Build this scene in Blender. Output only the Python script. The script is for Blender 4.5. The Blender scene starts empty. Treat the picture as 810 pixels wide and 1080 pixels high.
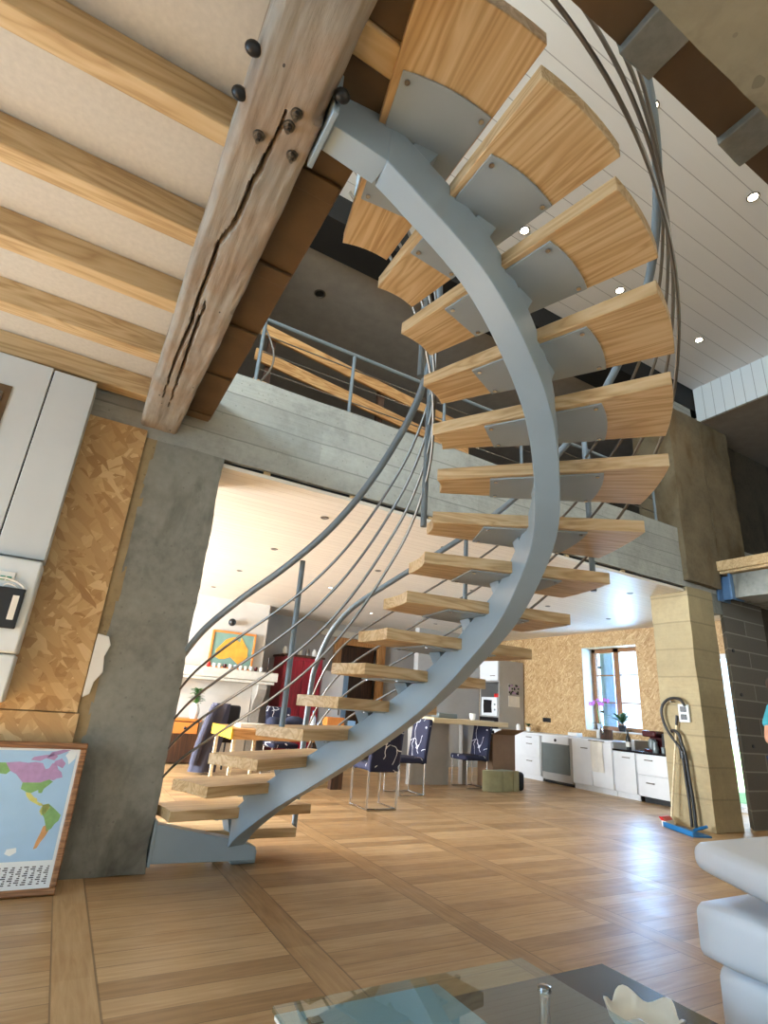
import bpy, bmesh, math, random
from mathutils import Vector, Matrix, noise as mnoise
random.seed(7)
C = bpy.context.scene.collection
PI = math.pi
V = Vector

# ------------------------------------------------------------------ materials
def lin(c):
    c = c / 255.0
    return c / 12.92 if c <= 0.04045 else ((c + 0.055) / 1.055) ** 2.4
def rgb(r, g, b): return (lin(r), lin(g), lin(b), 1.0)

class NT:
    def __init__(s, name, rough=0.5, metal=0.0, color=(.5, .5, .5, 1)):
        s.m = bpy.data.materials.new(name); s.m.use_nodes = True
        s.t = s.m.node_tree; s.n = s.t.nodes; s.b = s.n['Principled BSDF']
        s.b.inputs['Roughness'].default_value = rough
        s.b.inputs['Metallic'].default_value = metal
        s.b.inputs['Base Color'].default_value = color
        s.m.diffuse_color = color
    def link(s, a, b): s.t.links.new(a, b)
    def put(s, sock, v):
        if hasattr(v, 'links'): s.link(v, sock)
        elif v is not None: sock.default_value = v
    def coord(s, kind='Object'): return s.n.new('ShaderNodeTexCoord').outputs[kind]
    def mapping(s, vec, scale=(1, 1, 1), rot=(0, 0, 0), loc=(0, 0, 0)):
        n = s.n.new('ShaderNodeMapping'); s.link(vec, n.inputs['Vector'])
        n.inputs['Scale'].default_value = scale; n.inputs['Rotation'].default_value = rot; n.inputs['Location'].default_value = loc
        return n.outputs[0]
    def noise(s, vec, scale=5, detail=4, rough=.55, dist=0.0):
        n = s.n.new('ShaderNodeTexNoise'); s.put(n.inputs['Vector'], vec)
        n.inputs['Scale'].default_value = scale; n.inputs['Detail'].default_value = detail
        n.inputs['Roughness'].default_value = rough; n.inputs['Distortion'].default_value = dist
        return n.outputs['Fac']
    def voro(s, vec, scale=5, out='Color', feat='F1', rnd=1.0):
        n = s.n.new('ShaderNodeTexVoronoi'); n.feature = feat; s.put(n.inputs['Vector'], vec)
        n.inputs['Scale'].default_value = scale; n.inputs['Randomness'].default_value = rnd
        return n.outputs[out]
    def math(s, op, a, b=None, c=None, clamp=False):
        n = s.n.new('ShaderNodeMath'); n.operation = op; n.use_clamp = clamp
        for i, v in enumerate((a, b, c)):
            if v is not None: s.put(n.inputs[i], v)
        return n.outputs[0]
    def sep(s, vec):
        n = s.n.new('ShaderNodeSeparateXYZ'); s.link(vec, n.inputs[0]); return n.outputs
    def comb(s, x, y, z):
        n = s.n.new('ShaderNodeCombineXYZ')
        for i, v in enumerate((x, y, z)): s.put(n.inputs[i], v)
        return n.outputs[0]
    def white(s, vec):
        n = s.n.new('ShaderNodeTexWhiteNoise'); n.noise_dimensions = '3D'; s.link(vec, n.inputs['Vector']); return n.outputs['Value']
    def ramp(s, fac, stops):
        n = s.n.new('ShaderNodeValToRGB'); s.link(fac, n.inputs[0]); e = n.color_ramp.elements
        while len(e) < len(stops): e.new(0.5)
        for i, (p, c) in enumerate(stops): e[i].position = p; e[i].color = c
        return n.outputs[0]
    def mix(s, fac, a, b, mode='MIX'):
        n = s.n.new('ShaderNodeMix'); n.data_type = 'RGBA'; n.blend_type = mode
        s.put(n.inputs[0], fac); s.put(n.inputs[6], a); s.put(n.inputs[7], b)
        return n.outputs[2]
    def base(s, c): s.put(s.b.inputs['Base Color'], c); return s
    def bump(s, h, strength=.3, dist=.01):
        n = s.n.new('ShaderNodeBump'); n.inputs['Strength'].default_value = strength; n.inputs['Distance'].default_value = dist
        s.link(h, n.inputs['Height']); s.link(n.outputs[0], s.b.inputs['Normal']); return s

def plain(name, c, rough=.5, metal=0.0, var=0.06, scale=6.0):
    t = NT(name, rough, metal, c)
    f = t.noise(t.coord(), scale, 5)
    d = tuple(max(0, x * (1 - var * 2)) for x in c[:3]) + (1,)
    u = tuple(min(1, x * (1 + var)) for x in c[:3]) + (1,)
    t.base(t.ramp(f, [(.3, d), (.7, u)]))
    return t.m

def wood(name, c1, c2, c3, scale=1.0, rough=.45, axis=0, knots=True):
    t = NT(name, rough, 0, c2)
    co = t.coord()
    sc = [7 * scale] * 3; sc[axis] = .55 * scale
    info = t.n.new('ShaderNodeObjectInfo').outputs['Random']
    off = t.comb(t.math('MULTIPLY', info, 31.0), t.math('MULTIPLY', info, 17.0), t.math('MULTIPLY', info, 9.0))
    add = t.n.new('ShaderNodeVectorMath'); add.operation = 'ADD'; t.link(co, add.inputs[0]); t.link(off, add.inputs[1])
    m = t.mapping(add.outputs[0], tuple(sc))
    warp = t.noise(m, 1.2, 3, .5, .6)
    rings = t.math('FRACT', t.math('MULTIPLY', warp, 9.0))
    rings = t.math('ABSOLUTE', t.math('SUBTRACT', t.math('MULTIPLY', rings, 2.0), 1.0))
    sc2 = [70 * scale] * 3; sc2[axis] = 3 * scale
    fib = t.noise(t.mapping(add.outputs[0], tuple(sc2)), 1.0, 3, .6)
    f = t.math('ADD', t.math('MULTIPLY', rings, .55), t.math('MULTIPLY', fib, .5))
    col = t.ramp(f, [(.15, c1), (.5, c2), (.85, c3)])
    big = t.noise(t.mapping(add.outputs[0], tuple(x * .12 for x in sc)), 3, 2)
    col = t.mix(t.math('MULTIPLY', big, .35), col, c1)
    t.base(col); t.bump(fib, .12, .004)
    return t.m

def osb_mat(name, tint=1.0, scale=1.0):
    """layers of long thin strands lying in many directions"""
    t = NT(name, .6)
    co = t.coord()
    p = t.sep(co); flat = t.comb(t.math('ADD', p[0], p[1]), 0.0, p[2])
    nz = t.n.new('ShaderNodeTexNoise'); t.link(co, nz.inputs['Vector']); nz.inputs['Scale'].default_value = 9 * scale
    S = lambda r, g, b_: tuple(x * tint for x in rgb(r, g, b_)[:3]) + (1,)
    stops = [(.0, S(154, 114, 70)), (.3, S(180, 144, 96)), (.7, S(196, 162, 114)), (1.0, S(220, 192, 146))]
    val = t.noise(co, 8 * scale, 3)
    hgt = val
    for i, rot in enumerate((.2, -1.1, 1.35, -.45, .8, -.05, 1.0, -.8)):
        m = t.mapping(flat, (1, 1, 1), (0, rot, 0), (i * 3.7, 0, i * 1.9))
        mx = t.mix(.02, m, nz.outputs['Color'], 'ADD')
        m2 = t.mapping(mx, (7 * scale, 7 * scale, 24 * scale))
        c = t.sep(t.voro(m2, 1.0, 'Color'))
        mask = t.math('GREATER_THAN', c[1], .5)
        fib = t.noise(t.mapping(mx, (8 * scale, 1, 160 * scale)), 1, 2)
        v = t.math('ADD', t.math('MULTIPLY', c[0], .8), t.math('MULTIPLY', fib, .22))
        n = t.n.new('ShaderNodeMix'); n.data_type = 'FLOAT'; t.link(mask, n.inputs[0]); t.put(n.inputs[2], val); t.put(n.inputs[3], v); val = n.outputs[0]
    t.base(t.ramp(val, stops)); t.bump(val, .2, .005)
    return t.m

def concrete(name, c, boards=None, rough=.85, dark=.55, stain=None):
    t = NT(name, rough, 0, c)
    co = t.coord()
    a = t.noise(co, 2.2, 8, .65, .3); b = t.noise(co, 22, 6, .6)
    f = t.math('ADD', t.math('MULTIPLY', a, .7), t.math('MULTIPLY', b, .3))
    D = tuple(x * dark for x in c[:3]) + (1,); U = tuple(min(1, x * 1.3) for x in c[:3]) + (1,)
    col = t.ramp(f, [(.3, D), (.5, c), (.72, U)])
    pits = t.math('LESS_THAN', t.voro(co, 16, 'Distance'), .11)
    h = t.math('SUBTRACT', f, pits)
    if boards:
        z = t.sep(co)[2]
        wob = t.math('MULTIPLY', t.noise(co, 3, 3), .02)
        q = t.math('FRACT', t.math('DIVIDE', t.math('ADD', z, wob), boards))
        ln = t.math('LESS_THAN', q, .06)
        idx = t.math('FLOOR', t.math('DIVIDE', t.math('ADD', z, wob), boards))
        tone = t.white(t.comb(idx, t.math('FLOOR', t.math('MULTIPLY', t.sep(co)[0], .6)), 0.0))
        grain = t.noise(t.mapping(co, (2, 2, 40)), 1, 4, .6)
        col = t.mix(t.math('MULTIPLY', tone, .5), col, D)
        col = t.mix(t.math('MULTIPLY', grain, .35), col, U)
        col = t.mix(t.math('MULTIPLY', ln, .75), col, D)
        h = t.math('ADD', t.math('SUBTRACT', h, t.math('MULTIPLY', ln, .7)), grain)
    if stain:
        st = t.noise(t.mapping(co, (1.3, 1.3, .5)), 2.0, 5, .6, .5)
        col = t.mix(t.ramp(st, [(.5, (0, 0, 0, 1)), (.66, (1, 1, 1, 1))]), col, stain)
    col = t.mix(t.math('MULTIPLY', pits, .5), col, D)
    t.base(col); t.bump(h, .45, .012)
    return t.m

def planks(name, c, pitch, axis=1, gap=.012, rough=.5, grain=.25, gapc=None, run=0):
    t = NT(name, rough, 0, c)
    co = t.coord(); s = t.sep(co)
    q = t.math('DIVIDE', s[axis], pitch)
    fr = t.math('FRACT', q); g = t.math('LESS_THAN', fr, gap / pitch)
    tone = t.white(t.comb(t.math('FLOOR', q), 1.0, 2.0))
    sc = [14, 14, 14]; sc[run] = .6
    gr = t.noise(t.mapping(co, tuple(sc)), 2.0, 5, .6, .4)
    D = tuple(x * .72 for x in c[:3]) + (1,)
    col = t.mix(t.math('MULTIPLY', t.math('ADD', t.math('MULTIPLY', tone, .4), gr), grain), c, D)
    col = t.mix(t.math('MULTIPLY', g, .75), col, gapc or tuple(x * .35 for x in c[:3]) + (1,))
    t.base(col); t.bump(t.math('SUBTRACT', 1.0, g), .5, .006)
    return t.m

def glass(name, tint=(.9, .97, 1, 1), mixv=.12, rough=.0):
    t = NT(name, rough)
    tr = t.n.new('ShaderNodeBsdfTransparent'); tr.inputs[0].default_value = tint
    gl = t.n.new('ShaderNodeBsdfGlossy'); gl.inputs['Roughness'].default_value = rough
    fr = t.n.new('ShaderNodeFresnel'); fr.inputs[0].default_value = 1.45
    mx = t.n.new('ShaderNodeMixShader')
    geo = t.n.new('ShaderNodeNewGeometry')
    fac = t.math('ADD', fr.outputs[0], mixv, clamp=True)
    t.link(t.math('MULTIPLY', fac, t.math('SUBTRACT', 1.0, geo.outputs['Backfacing'])), mx.inputs[0])
    t.link(tr.outputs[0], mx.inputs[1]); t.link(gl.outputs[0], mx.inputs[2])
    t.link(mx.outputs[0], t.n['Material Output'].inputs[0])
    return t.m

def emit(name, c, s):
    t = NT(name); t.b.inputs['Emission Color'].default_value = c; t.b.inputs['Emission Strength'].default_value = s
    return t.m

def floor_mat():
    t = NT('parquet_oak', .32)
    co = t.coord(); s = t.sep(co); x, y = s[0], s[1]
    q = t.math('DIVIDE', t.math('SUBTRACT', x, 1.1), .885)
    fx = t.math('MULTIPLY', t.math('FRACT', q), .885)
    band = t.math('LESS_THAN', fx, .15)
    ci = t.math('FLOOR', q)
    py = t.math('DIVIDE', t.math('ADD', y, t.math('MULTIPLY', ci, .037)), .125)
    pr = t.math('FLOOR', py)
    tone = t.white(t.comb(pr, ci, band))
    tone_b = t.white(t.comb(ci, t.math('FLOOR', t.math('DIVIDE', y, 1.3)), 3.0))
    tn = t.math('ADD', t.math('MULTIPLY', tone, t.math('SUBTRACT', 1.0, band)), t.math('MULTIPLY', tone_b, band))
    g1 = t.noise(t.mapping(co, (2.2, 26, 1)), 1.6, 6, .62, .5)
    g2 = t.noise(t.mapping(co, (26, 2.2, 1)), 1.6, 6, .62, .5)
    gr = t.math('ADD', t.math('MULTIPLY', g1, t.math('SUBTRACT', 1.0, band)), t.math('MULTIPLY', g2, band))
    f = t.math('ADD', t.math('MULTIPLY', tn, .34), t.math('MULTIPLY', gr, .66))
    col = t.ramp(f, [(.22, rgb(140, 108, 72)), (.5, rgb(174, 140, 98)), (.8, rgb(202, 172, 130))])
    l1 = t.math('LESS_THAN', t.math('FRACT', py), .035)
    l1 = t.math('MULTIPLY', l1, t.math('SUBTRACT', 1.0, band))
    e1 = t.math('LESS_THAN', fx, .006)
    e2 = t.math('LESS_THAN', t.math('ABSOLUTE', t.math('SUBTRACT', fx, .15)), .004)
    ln = t.math('MAXIMUM', t.math('MAXIMUM', l1, e1), e2)
    col = t.mix(t.math('MULTIPLY', ln, .55), col, rgb(66, 44, 26))
    t.base(col)
    t.put(t.b.inputs['Roughness'], t.math('ADD', .26, t.math('MULTIPLY', t.noise(co, 7, 4), .24)))
    t.bump(t.math('ADD', t.math('SUBTRACT', 1.0, ln), t.math('MULTIPLY', t.noise(t.mapping(co, (1, 3, 1)), 4, 3), .5)), .16, .004)
    return t.m

def block_mat():
    t = NT('breeze_block', .9)
    co = t.coord()
    b = t.n.new('ShaderNodeTexBrick'); s = t.sep(co)
    t.link(t.comb(s[0], s[2], 0.0), b.inputs['Vector'])
    b.inputs['Scale'].default_value = 1; b.inputs['Brick Width'].default_value = 1.2; b.inputs['Row Height'].default_value = .2
    b.inputs['Mortar Size'].default_value = .008; b.offset = .4
    b.inputs['Color1'].default_value = rgb(112, 106, 96); b.inputs['Color2'].default_value = rgb(98, 92, 84); b.inputs['Mortar'].default_value = rgb(150, 146, 136)
    n = t.noise(co, 40, 4)
    t.base(t.mix(t.math('MULTIPLY', n, .4), b.outputs['Color'], rgb(70, 66, 60)))
    t.bump(n, .3, .006)
    return t.m

def timber_mat():
    t = NT('old_timber', .8)
    co = t.coord()
    a = t.noise(t.mapping(co, (8, 1.8, 8)), 1.5, 8, .62, .6)
    b = t.noise(co, 2.6, 4, .6)
    c = t.noise(t.mapping(co, (90, 5, 90)), 1, 4, .6)
    f = t.math('ADD', t.math('MULTIPLY', a, .75), t.math('MULTIPLY', c, .25))
    g = t.ramp(f, [(.25, rgb(108, 100, 90)), (.48, rgb(152, 144, 132)), (.75, rgb(184, 176, 164))])
    br = t.ramp(f, [(.25, rgb(112, 94, 78)), (.48, rgb(150, 132, 114)), (.75, rgb(184, 166, 148))])
    col = t.mix(t.ramp(b, [(.42, (0, 0, 0, 1)), (.6, (1, 1, 1, 1))]), g, br)
    hole = t.math('LESS_THAN', t.voro(t.mapping(co, (1, .6, 1)), 11, 'Distance'), .055)
    kn = t.math('LESS_THAN', t.voro(co, 2.7, 'Distance'), .13)
    col = t.mix(t.math('MULTIPLY', hole, .85), col, rgb(24, 18, 14))
    col = t.mix(t.math('MULTIPLY', kn, .4), col, rgb(70, 62, 58))
    t.base(col); t.bump(t.math('SUBTRACT', f, hole), .45, .01)
    return t.m

def navy_pattern():
    t = NT('navy_branch_fabric', .8)
    co = t.coord()
    nz = t.n.new('ShaderNodeTexNoise'); t.link(co, nz.inputs['Vector']); nz.inputs['Scale'].default_value = 5
    m = t.mix(.2, co, nz.outputs['Color'], 'ADD')
    d = t.voro(m, 5.2, 'Distance', 'DISTANCE_TO_EDGE')
    keep = t.math('GREATER_THAN', t.noise(co, 6, 1), .47)
    ln = t.math('MULTIPLY', t.math('LESS_THAN', d, .022), keep)
    dots = t.math('LESS_THAN', t.voro(co, 9, 'Distance'), .1)
    k = t.math('MAXIMUM', ln, t.math('MULTIPLY', dots, t.math('GREATER_THAN', t.noise(co, 3, 1), .55)))
    t.base(t.mix(k, rgb(30, 32, 58), rgb(222, 222, 228)))
    return t.m

M = {}
M['steel'] = plain('blue_grey_paint', rgb(152, 168, 178), .36, 0, .04, 3)
M['steel'].node_tree.nodes['Principled BSDF'].inputs['Specular IOR Level'].default_value = .6
M['railsteel'] = plain('grey_rail_paint', rgb(112, 122, 128), .4, 0, .04, 3)
M['plate'] = plain('grey_plate_paint', rgb(158, 168, 174), .4, 0, .04, 3)
M['inox'] = plain('brushed_steel', rgb(122, 116, 108), .36, .85, .05, 12)
M['chrome'] = plain('chrome', rgb(205, 207, 210), .12, 1.0, .02, 5)
M['oak'] = wood('oak_tread', rgb(178, 142, 96), rgb(208, 176, 130), rgb(224, 198, 156), 1.0, .42, 0)
M['pine'] = wood('pine_joist', rgb(176, 142, 98), rgb(206, 176, 130), rgb(220, 194, 150), .8, .6, 0)
M['pine_y'] = wood('pine_board', rgb(168, 116, 66), rgb(206, 156, 98), rgb(222, 180, 124), .9, .55, 0)
M['palewood'] = wood('pale_maple', rgb(206, 184, 144), rgb(222, 204, 166), rgb(232, 218, 186), .9, .45, 0)
M['brownsoffit'] = plain('brown_board', rgb(98, 76, 50), .6, 0, .12, 5)
M['darkwood'] = wood('dark_wood', rgb(46, 28, 18), rgb(70, 44, 28), rgb(92, 60, 38), 1, .45, 2)
M['framewood'] = wood('frame_wood', rgb(96, 62, 36), rgb(142, 98, 60), rgb(170, 124, 82), 2, .4, 0)
M['doorwood'] = wood('door_frame_wood', rgb(140, 92, 48), rgb(176, 124, 72), rgb(196, 148, 94), 1, .5, 2)
M['timber'] = timber_mat()
M['osb'] = osb_mat('osb', 1.0, 1.0)
M['osb_k'] = osb_mat('osb_kitchen', .92, 1.7)
M['conc'] = concrete('grey_concrete', rgb(134, 134, 126), None, .85, .6, rgb(92, 92, 84))
M['conc_l'] = concrete('board_marked_concrete', rgb(156, 156, 148), .19)
M['conc_y'] = concrete('ochre_concrete', rgb(160, 144, 110), .32, .85, .7)
M['conc_u'] = concrete('stained_concrete', rgb(112, 98, 74), None, .9, .5, rgb(88, 70, 40))
M['conc_o'] = concrete('overhead_concrete', rgb(146, 138, 116), .23, .9, .6, rgb(108, 98, 78))
M['mortar'] = concrete('rough_mortar', rgb(150, 132, 100), None, .95, .5)
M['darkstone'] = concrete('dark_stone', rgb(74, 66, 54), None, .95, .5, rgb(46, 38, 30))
M['block'] = block_mat()
M['floor'] = floor_mat()
M['ceil_up'] = planks('grey_white_planks', rgb(222, 222, 222), .2, 1, .007, .55, .15)
M['ledge'] = planks('white_cladding', rgb(214, 220, 222), .135, 1, .008, .5, .1, None, 2)
M['ceil_far'] = planks('whitewashed_planks', rgb(236, 228, 214), .1, 1, .004, .45, .5, rgb(170, 150, 122))
M['ceil_dark'] = plain('grey_plasterboard', rgb(150, 146, 142), .8)
M['hessian'] = plain('beige_panel', rgb(206, 199, 186), .9, 0, .04, 40)
M['wall'] = plain('white_plaster', rgb(206, 200, 190), .85, 0, .05, 3)
M['wallgrey'] = plain('grey_plaster', rgb(178, 176, 174), .85, 0, .04, 3)
M['white'] = plain('white_lacquer', rgb(226, 228, 230), .35, 0, .02)
M['panelwhite'] = plain('white_panel', rgb(200, 204, 204), .5, 0, .03, 2)
M['plastic'] = plain('white_plastic', rgb(214, 220, 222), .4, 0, .02)
M['greycab'] = plain('grey_melamine', rgb(168, 166, 162), .5, 0, .03)
M['black'] = plain('black', rgb(24, 24, 26), .4, 0, .05)
M['blackgloss'] = plain('black_gloss', rgb(26, 22, 24), .14, 0, .05)
M['darkbeam'] = plain('blackened_beam', rgb(20, 18, 16), .8, 0, .1)
M['seam'] = plain('dark_gap', rgb(40, 38, 36), .9)
M['leather'] = plain('white_leather', rgb(226, 230, 236), .42, 0, .02, 3)
M['stainless'] = plain('stainless_front', rgb(116, 124, 124), .35, .2, .04)
M['red'] = wood('red_lacquered_wood', rgb(120, 14, 30), rgb(150, 20, 40), rgb(166, 30, 50), 1, .35, 2)
M['redplastic'] = plain('red_plastic', rgb(196, 30, 34), .3)
M['maroon'] = plain('maroon_plastic', rgb(70, 22, 24), .25)
M['yellow'] = plain('yellow_paint', rgb(236, 184, 40), .45)
M['orange'] = plain('orange_paint', rgb(214, 132, 60), .5)
M['ochre'] = plain('ochre_ink', rgb(232, 164, 62), .6, 0, .1, 8)
M['teal'] = plain('teal_ink', rgb(124, 158, 146), .6, 0, .06)
M['green'] = plain('leaf_green', rgb(84, 140, 60), .5, 0, .2, 12)
M['darkgreen'] = plain('dark_leaf', rgb(44, 84, 40), .45, 0, .2, 12)
M['olive'] = plain('olive_crate', rgb(158, 156, 122), .6, 0, .1)
M['card'] = plain('cardboard', rgb(146, 116, 90), .8, 0, .06)
M['stone'] = concrete('pale_stone', rgb(206, 202, 190), None, .85, .8)
M['stonegrey'] = concrete('grey_stone', rgb(150, 144, 134), None, .85, .75)
M['navy'] = navy_pattern()
M['jacket'] = plain('grey_cloth', rgb(72, 72, 88), .9, 0, .1)
M['blackcloth'] = plain('black_cloth', rgb(30, 30, 34), .8)
M['navycloth'] = plain('navy_cloth', rgb(36, 42, 64), .9)
M['bottlegreen'] = plain('bottle_glass', rgb(26, 62, 40), .12)
M['clearplastic'] = plain('pale_plastic', rgb(196, 210, 224), .15)
M['ceramic'] = plain('white_ceramic', rgb(232, 230, 224), .25, 0, .02)
M['wax'] = plain('ivory_ceramic', rgb(222, 216, 200), .35, 0, .03)
M['blue'] = plain('blue_plastic', rgb(30, 110, 170), .35)
M['bluesteel'] = plain('blue_bracket_paint', rgb(92, 124, 160), .4)
M['shutter'] = plain('pale_blue_paint', rgb(150, 186, 220), .6)
M['pink'] = plain('orchid_petal', rgb(196, 120, 214), .5)
M['tealcloth'] = plain('teal_tshirt', rgb(60, 150, 164), .85, 0, .06)
M['skin'] = plain('skin', rgb(196, 140, 112), .55, 0, .04)
M['hair'] = plain('brown_hair', rgb(62, 44, 32), .6, 0, .2, 30)
M['denim'] = plain('denim', rgb(58, 72, 100), .85)
M['paper'] = plain('paper', rgb(228, 224, 214), .8)
M['grass'] = plain('outdoor_grass', rgb(128, 168, 112), .9, 0, .15)
M['sea'] = plain('map_sea', rgb(160, 196, 228), .35, 0, .03)
M['mapw'] = plain('map_paper', rgb(224, 232, 236), .4, 0, .02)
M['mp'] = plain('map_purple', rgb(176, 142, 186), .4, 0, .08, 30)
M['mg'] = plain('map_green', rgb(126, 170, 104), .4, 0, .08, 30)
M['my'] = plain('map_yellow', rgb(206, 206, 120), .4, 0, .08, 30)
M['mo'] = plain('map_orange', rgb(206, 152, 96), .4, 0, .08, 30)
M['mtxt'] = plain('map_text', rgb(70, 70, 76), .6)
M['greenterm'] = plain('green_terminal', rgb(60, 140, 104), .5)
M['palereflection'] = plain('pale_blue_reflection', rgb(206, 220, 226), .12, 0, .02)  # pale colour standing for the brightness reflected in the table glass
M['pane'] = glass('window_glass', (.93, .97, 1, 1), .03)
M['tableglass'] = glass('table_glass', (.80, .90, .92, 1), .10)
M['lamp_on'] = emit('spot_lit', (1, .9, .72, 1), 30.0)
M['lamp_far'] = emit('spot_far_lit', (1, .95, .88, 1), 8.0)
M['lamp_off'] = plain('spot_glass', rgb(150, 148, 144), .2)
M['lamp_dark'] = plain('spot_dark', rgb(40, 38, 36), .3)

# ------------------------------------------------------------------ mesh helpers
def BM(): return bmesh.new()
def face(bm, vs, mi=0):
    try:
        f = bm.faces.new(vs); f.material_index = mi; return f
    except ValueError: return None
def box(bm, a, b, mi=0):
    x0, y0, z0 = a; x1, y1, z1 = b
    v = [bm.verts.new((x, y, z)) for x in (x0, x1) for y in (y0, y1) for z in (z0, z1)]
    for q in ((0, 1, 3, 2), (4, 6, 7, 5), (0, 4, 5, 1), (2, 3, 7, 6), (0, 2, 6, 4), (1, 5, 7, 3)): face(bm, [v[i] for i in q], mi)
def prism(bm, pts, vec, mi=0):
    vec = V(vec); a = [bm.verts.new(V(p)) for p in pts]; b = [bm.verts.new(V(p) + vec) for p in pts]
    face(bm, a, mi); face(bm, b[::-1], mi); n = len(a)
    for i in range(n): face(bm, [a[(i + 1) % n], a[i], b[i], b[(i + 1) % n]], mi)
def loft(bm, rings, cap=True, mi=0, closed=False):
    R = [[bm.verts.new(V(p)) for p in r] for r in rings]; n = len(R[0])
    last = len(R) if closed else len(R) - 1
    for i in range(last):
        A, B = R[i], R[(i + 1) % len(R)]
        for j in range(n): face(bm, [A[j], A[(j + 1) % n], B[(j + 1) % n], B[j]], mi)
    if cap and not closed: face(bm, R[0][::-1], mi); face(bm, R[-1], mi)
def tube(bm, pts, r, n=10, mi=0, cap=True):
    pts = [V(p) for p in pts]; rings = []; up = None
    for i, p in enumerate(pts):
        t = (pts[min(i + 1, len(pts) - 1)] - pts[max(i - 1, 0)]).normalized()
        if up is None: up = V((0, 0, 1)) if abs(t.z) < .9 else V((1, 0, 0))
        s = t.cross(up).normalized(); up = s.cross(t).normalized()
        rr = r[i] if isinstance(r, (list, tuple)) else r
        rings.append([p + (s * math.cos(2 * PI * k / n) + up * math.sin(2 * PI * k / n)) * rr for k in range(n)])
    loft(bm, rings, cap, mi)
def lathe(bm, prof, c=(0, 0, 0), n=20, mi=0, axis='z'):
    c = V(c); rings = []
    for r, z in prof:
        ring = []
        for k in range(n):
            a = 2 * PI * k / n
            x, y = r * math.cos(a), r * math.sin(a)
            ring.append(c + (V((x, y, z)) if axis == 'z' else V((z, x, y)) if axis == 'x' else V((x, z, y))))
        rings.append(ring)
    loft(bm, rings, True, mi)
def ball(bm, c, r, mi=0, n=14, sc=(1, 1, 1)):
    c = V(c); k = 9
    rings = []
    for i in range(1, k):
        a = PI * i / k
        rings.append([c + V((r * sc[0] * math.sin(a) * math.cos(2 * PI * j / n), r * sc[1] * math.sin(a) * math.sin(2 * PI * j / n), -r * sc[2] * math.cos(a))) for j in range(n)])
    loft(bm, rings, True, mi)
def smooth_path(pts, sub=8):
    pts = [V(p) for p in pts]; out = []
    for i in range(len(pts) - 1):
        p0 = pts[max(i - 1, 0)]; p1 = pts[i]; p2 = pts[i + 1]; p3 = pts[min(i + 2, len(pts) - 1)]
        for k in range(sub):
            t = k / sub
            out.append(.5 * ((2 * p1) + (p2 - p0) * t + (2 * p0 - 5 * p1 + 4 * p2 - p3) * t * t + (3 * p1 - p0 - 3 * p2 + p3) * t ** 3))
    out.append(pts[-1]); return out

def obj(name, bm, mats, parent=None, loc=None, rotz=0.0, local=False, bevel=0.0, seg=2, smooth=True, ang=35):
    bmesh.ops.recalc_face_normals(bm, faces=bm.faces[:])
    if parent is not None:
        if loc is not None: pass
        elif not local:
            off = -V(parent.location)
            p = parent.parent
            while p is not None: off -= V(p.location); p = p.parent
            bmesh.ops.translate(bm, verts=bm.verts[:], vec=off)
    elif loc is None:
        xs = [v.co for v in bm.verts]
        lo = V((min(c.x for c in xs), min(c.y for c in xs), min(c.z for c in xs))); hi = V((max(c.x for c in xs), max(c.y for c in xs), 0))
        loc = V(((lo.x + hi.x) / 2, (lo.y + hi.y) / 2, lo.z))
        bmesh.ops.translate(bm, verts=bm.verts[:], vec=-loc)
    if smooth:
        for f in bm.faces: f.smooth = True
        for e in bm.edges:
            if len(e.link_faces) == 2 and e.calc_face_angle(0) > math.radians(ang): e.smooth = False
    me = bpy.data.meshes.new(name); bm.to_mesh(me); bm.free()
    for m in (mats if isinstance(mats, (list, tuple)) else [mats]): me.materials.append(M[m] if isinstance(m, str) else m)
    o = bpy.data.objects.new(name, me); C.objects.link(o)
    if parent is not None: o.parent = parent
    if loc is not None: o.location = loc
    o.rotation_euler = (0, 0, rotz)
    if bevel:
        b = o.modifiers.new('Bevel', 'BEVEL'); b.width = bevel; b.segments = seg; b.limit_method = 'ANGLE'; b.angle_limit = math.radians(40)
    return o
def tag(o, label=None, cat=None, group=None, kind=None):
    if label: o['label'] = label
    if cat: o['category'] = cat
    if group: o['group'] = group
    if kind: o['kind'] = kind
    return o
def thing(name, label, cat, loc=(0, 0, 0), rotz=0.0, group=None):
    o = bpy.data.objects.new(name, None); C.objects.link(o); o.empty_display_size = .1
    o.location = loc; o.rotation_euler = (0, 0, rotz)
    return tag(o, label, cat, group)
def struct(name, bm, mats, label=None, **k):
    o = obj(name, bm, mats, **k); o['kind'] = 'structure'
    if label: o['label'] = label
    return o
def bx(a, b, mi=0):
    bm = BM(); box(bm, a, b, mi); return bm
def dup(root, loc, rotz=None, label=None, group=None):
    def cp(o, par):
        c = o.copy(); C.objects.link(c)
        if par is not None: c.parent = par
        for ch in [x for x in bpy.data.objects if x.parent == o]: cp(ch, c)
        return c
    r = cp(root, None); r.location = loc
    if rotz is not None: r.rotation_euler = (0, 0, rotz)
    if label: r['label'] = label
    if group: r['group'] = group
    return r

# ------------------------------------------------------------------ constants
LZ = 2.66        # underside of the concrete lintel / far ceiling zone
WY = 3.79        # front plane of pillar, lintel and OSB wall
CZ = 5.75        # upper ceiling

# ------------------------------------------------------------------ the setting
struct('floor', bx((-3.2, -4.2, -.1), (9.6, 10.9, 0)), 'floor', 'oak parquet floor of plank panels between long border boards', loc=V((0, 0, 0)))
# far room ceiling and walls
bm = BM(); box(bm, (-3.2, 4.1, 2.6), (9.0, 10.9, 2.72)); box(bm, (.69, 3.815, 2.6), (6.345, 4.1, 2.63)); struct('ceiling_far', bm, 'ceil_far', 'whitewashed plank ceiling of the room behind the staircase', loc=V((0, 0, 0)))
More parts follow.
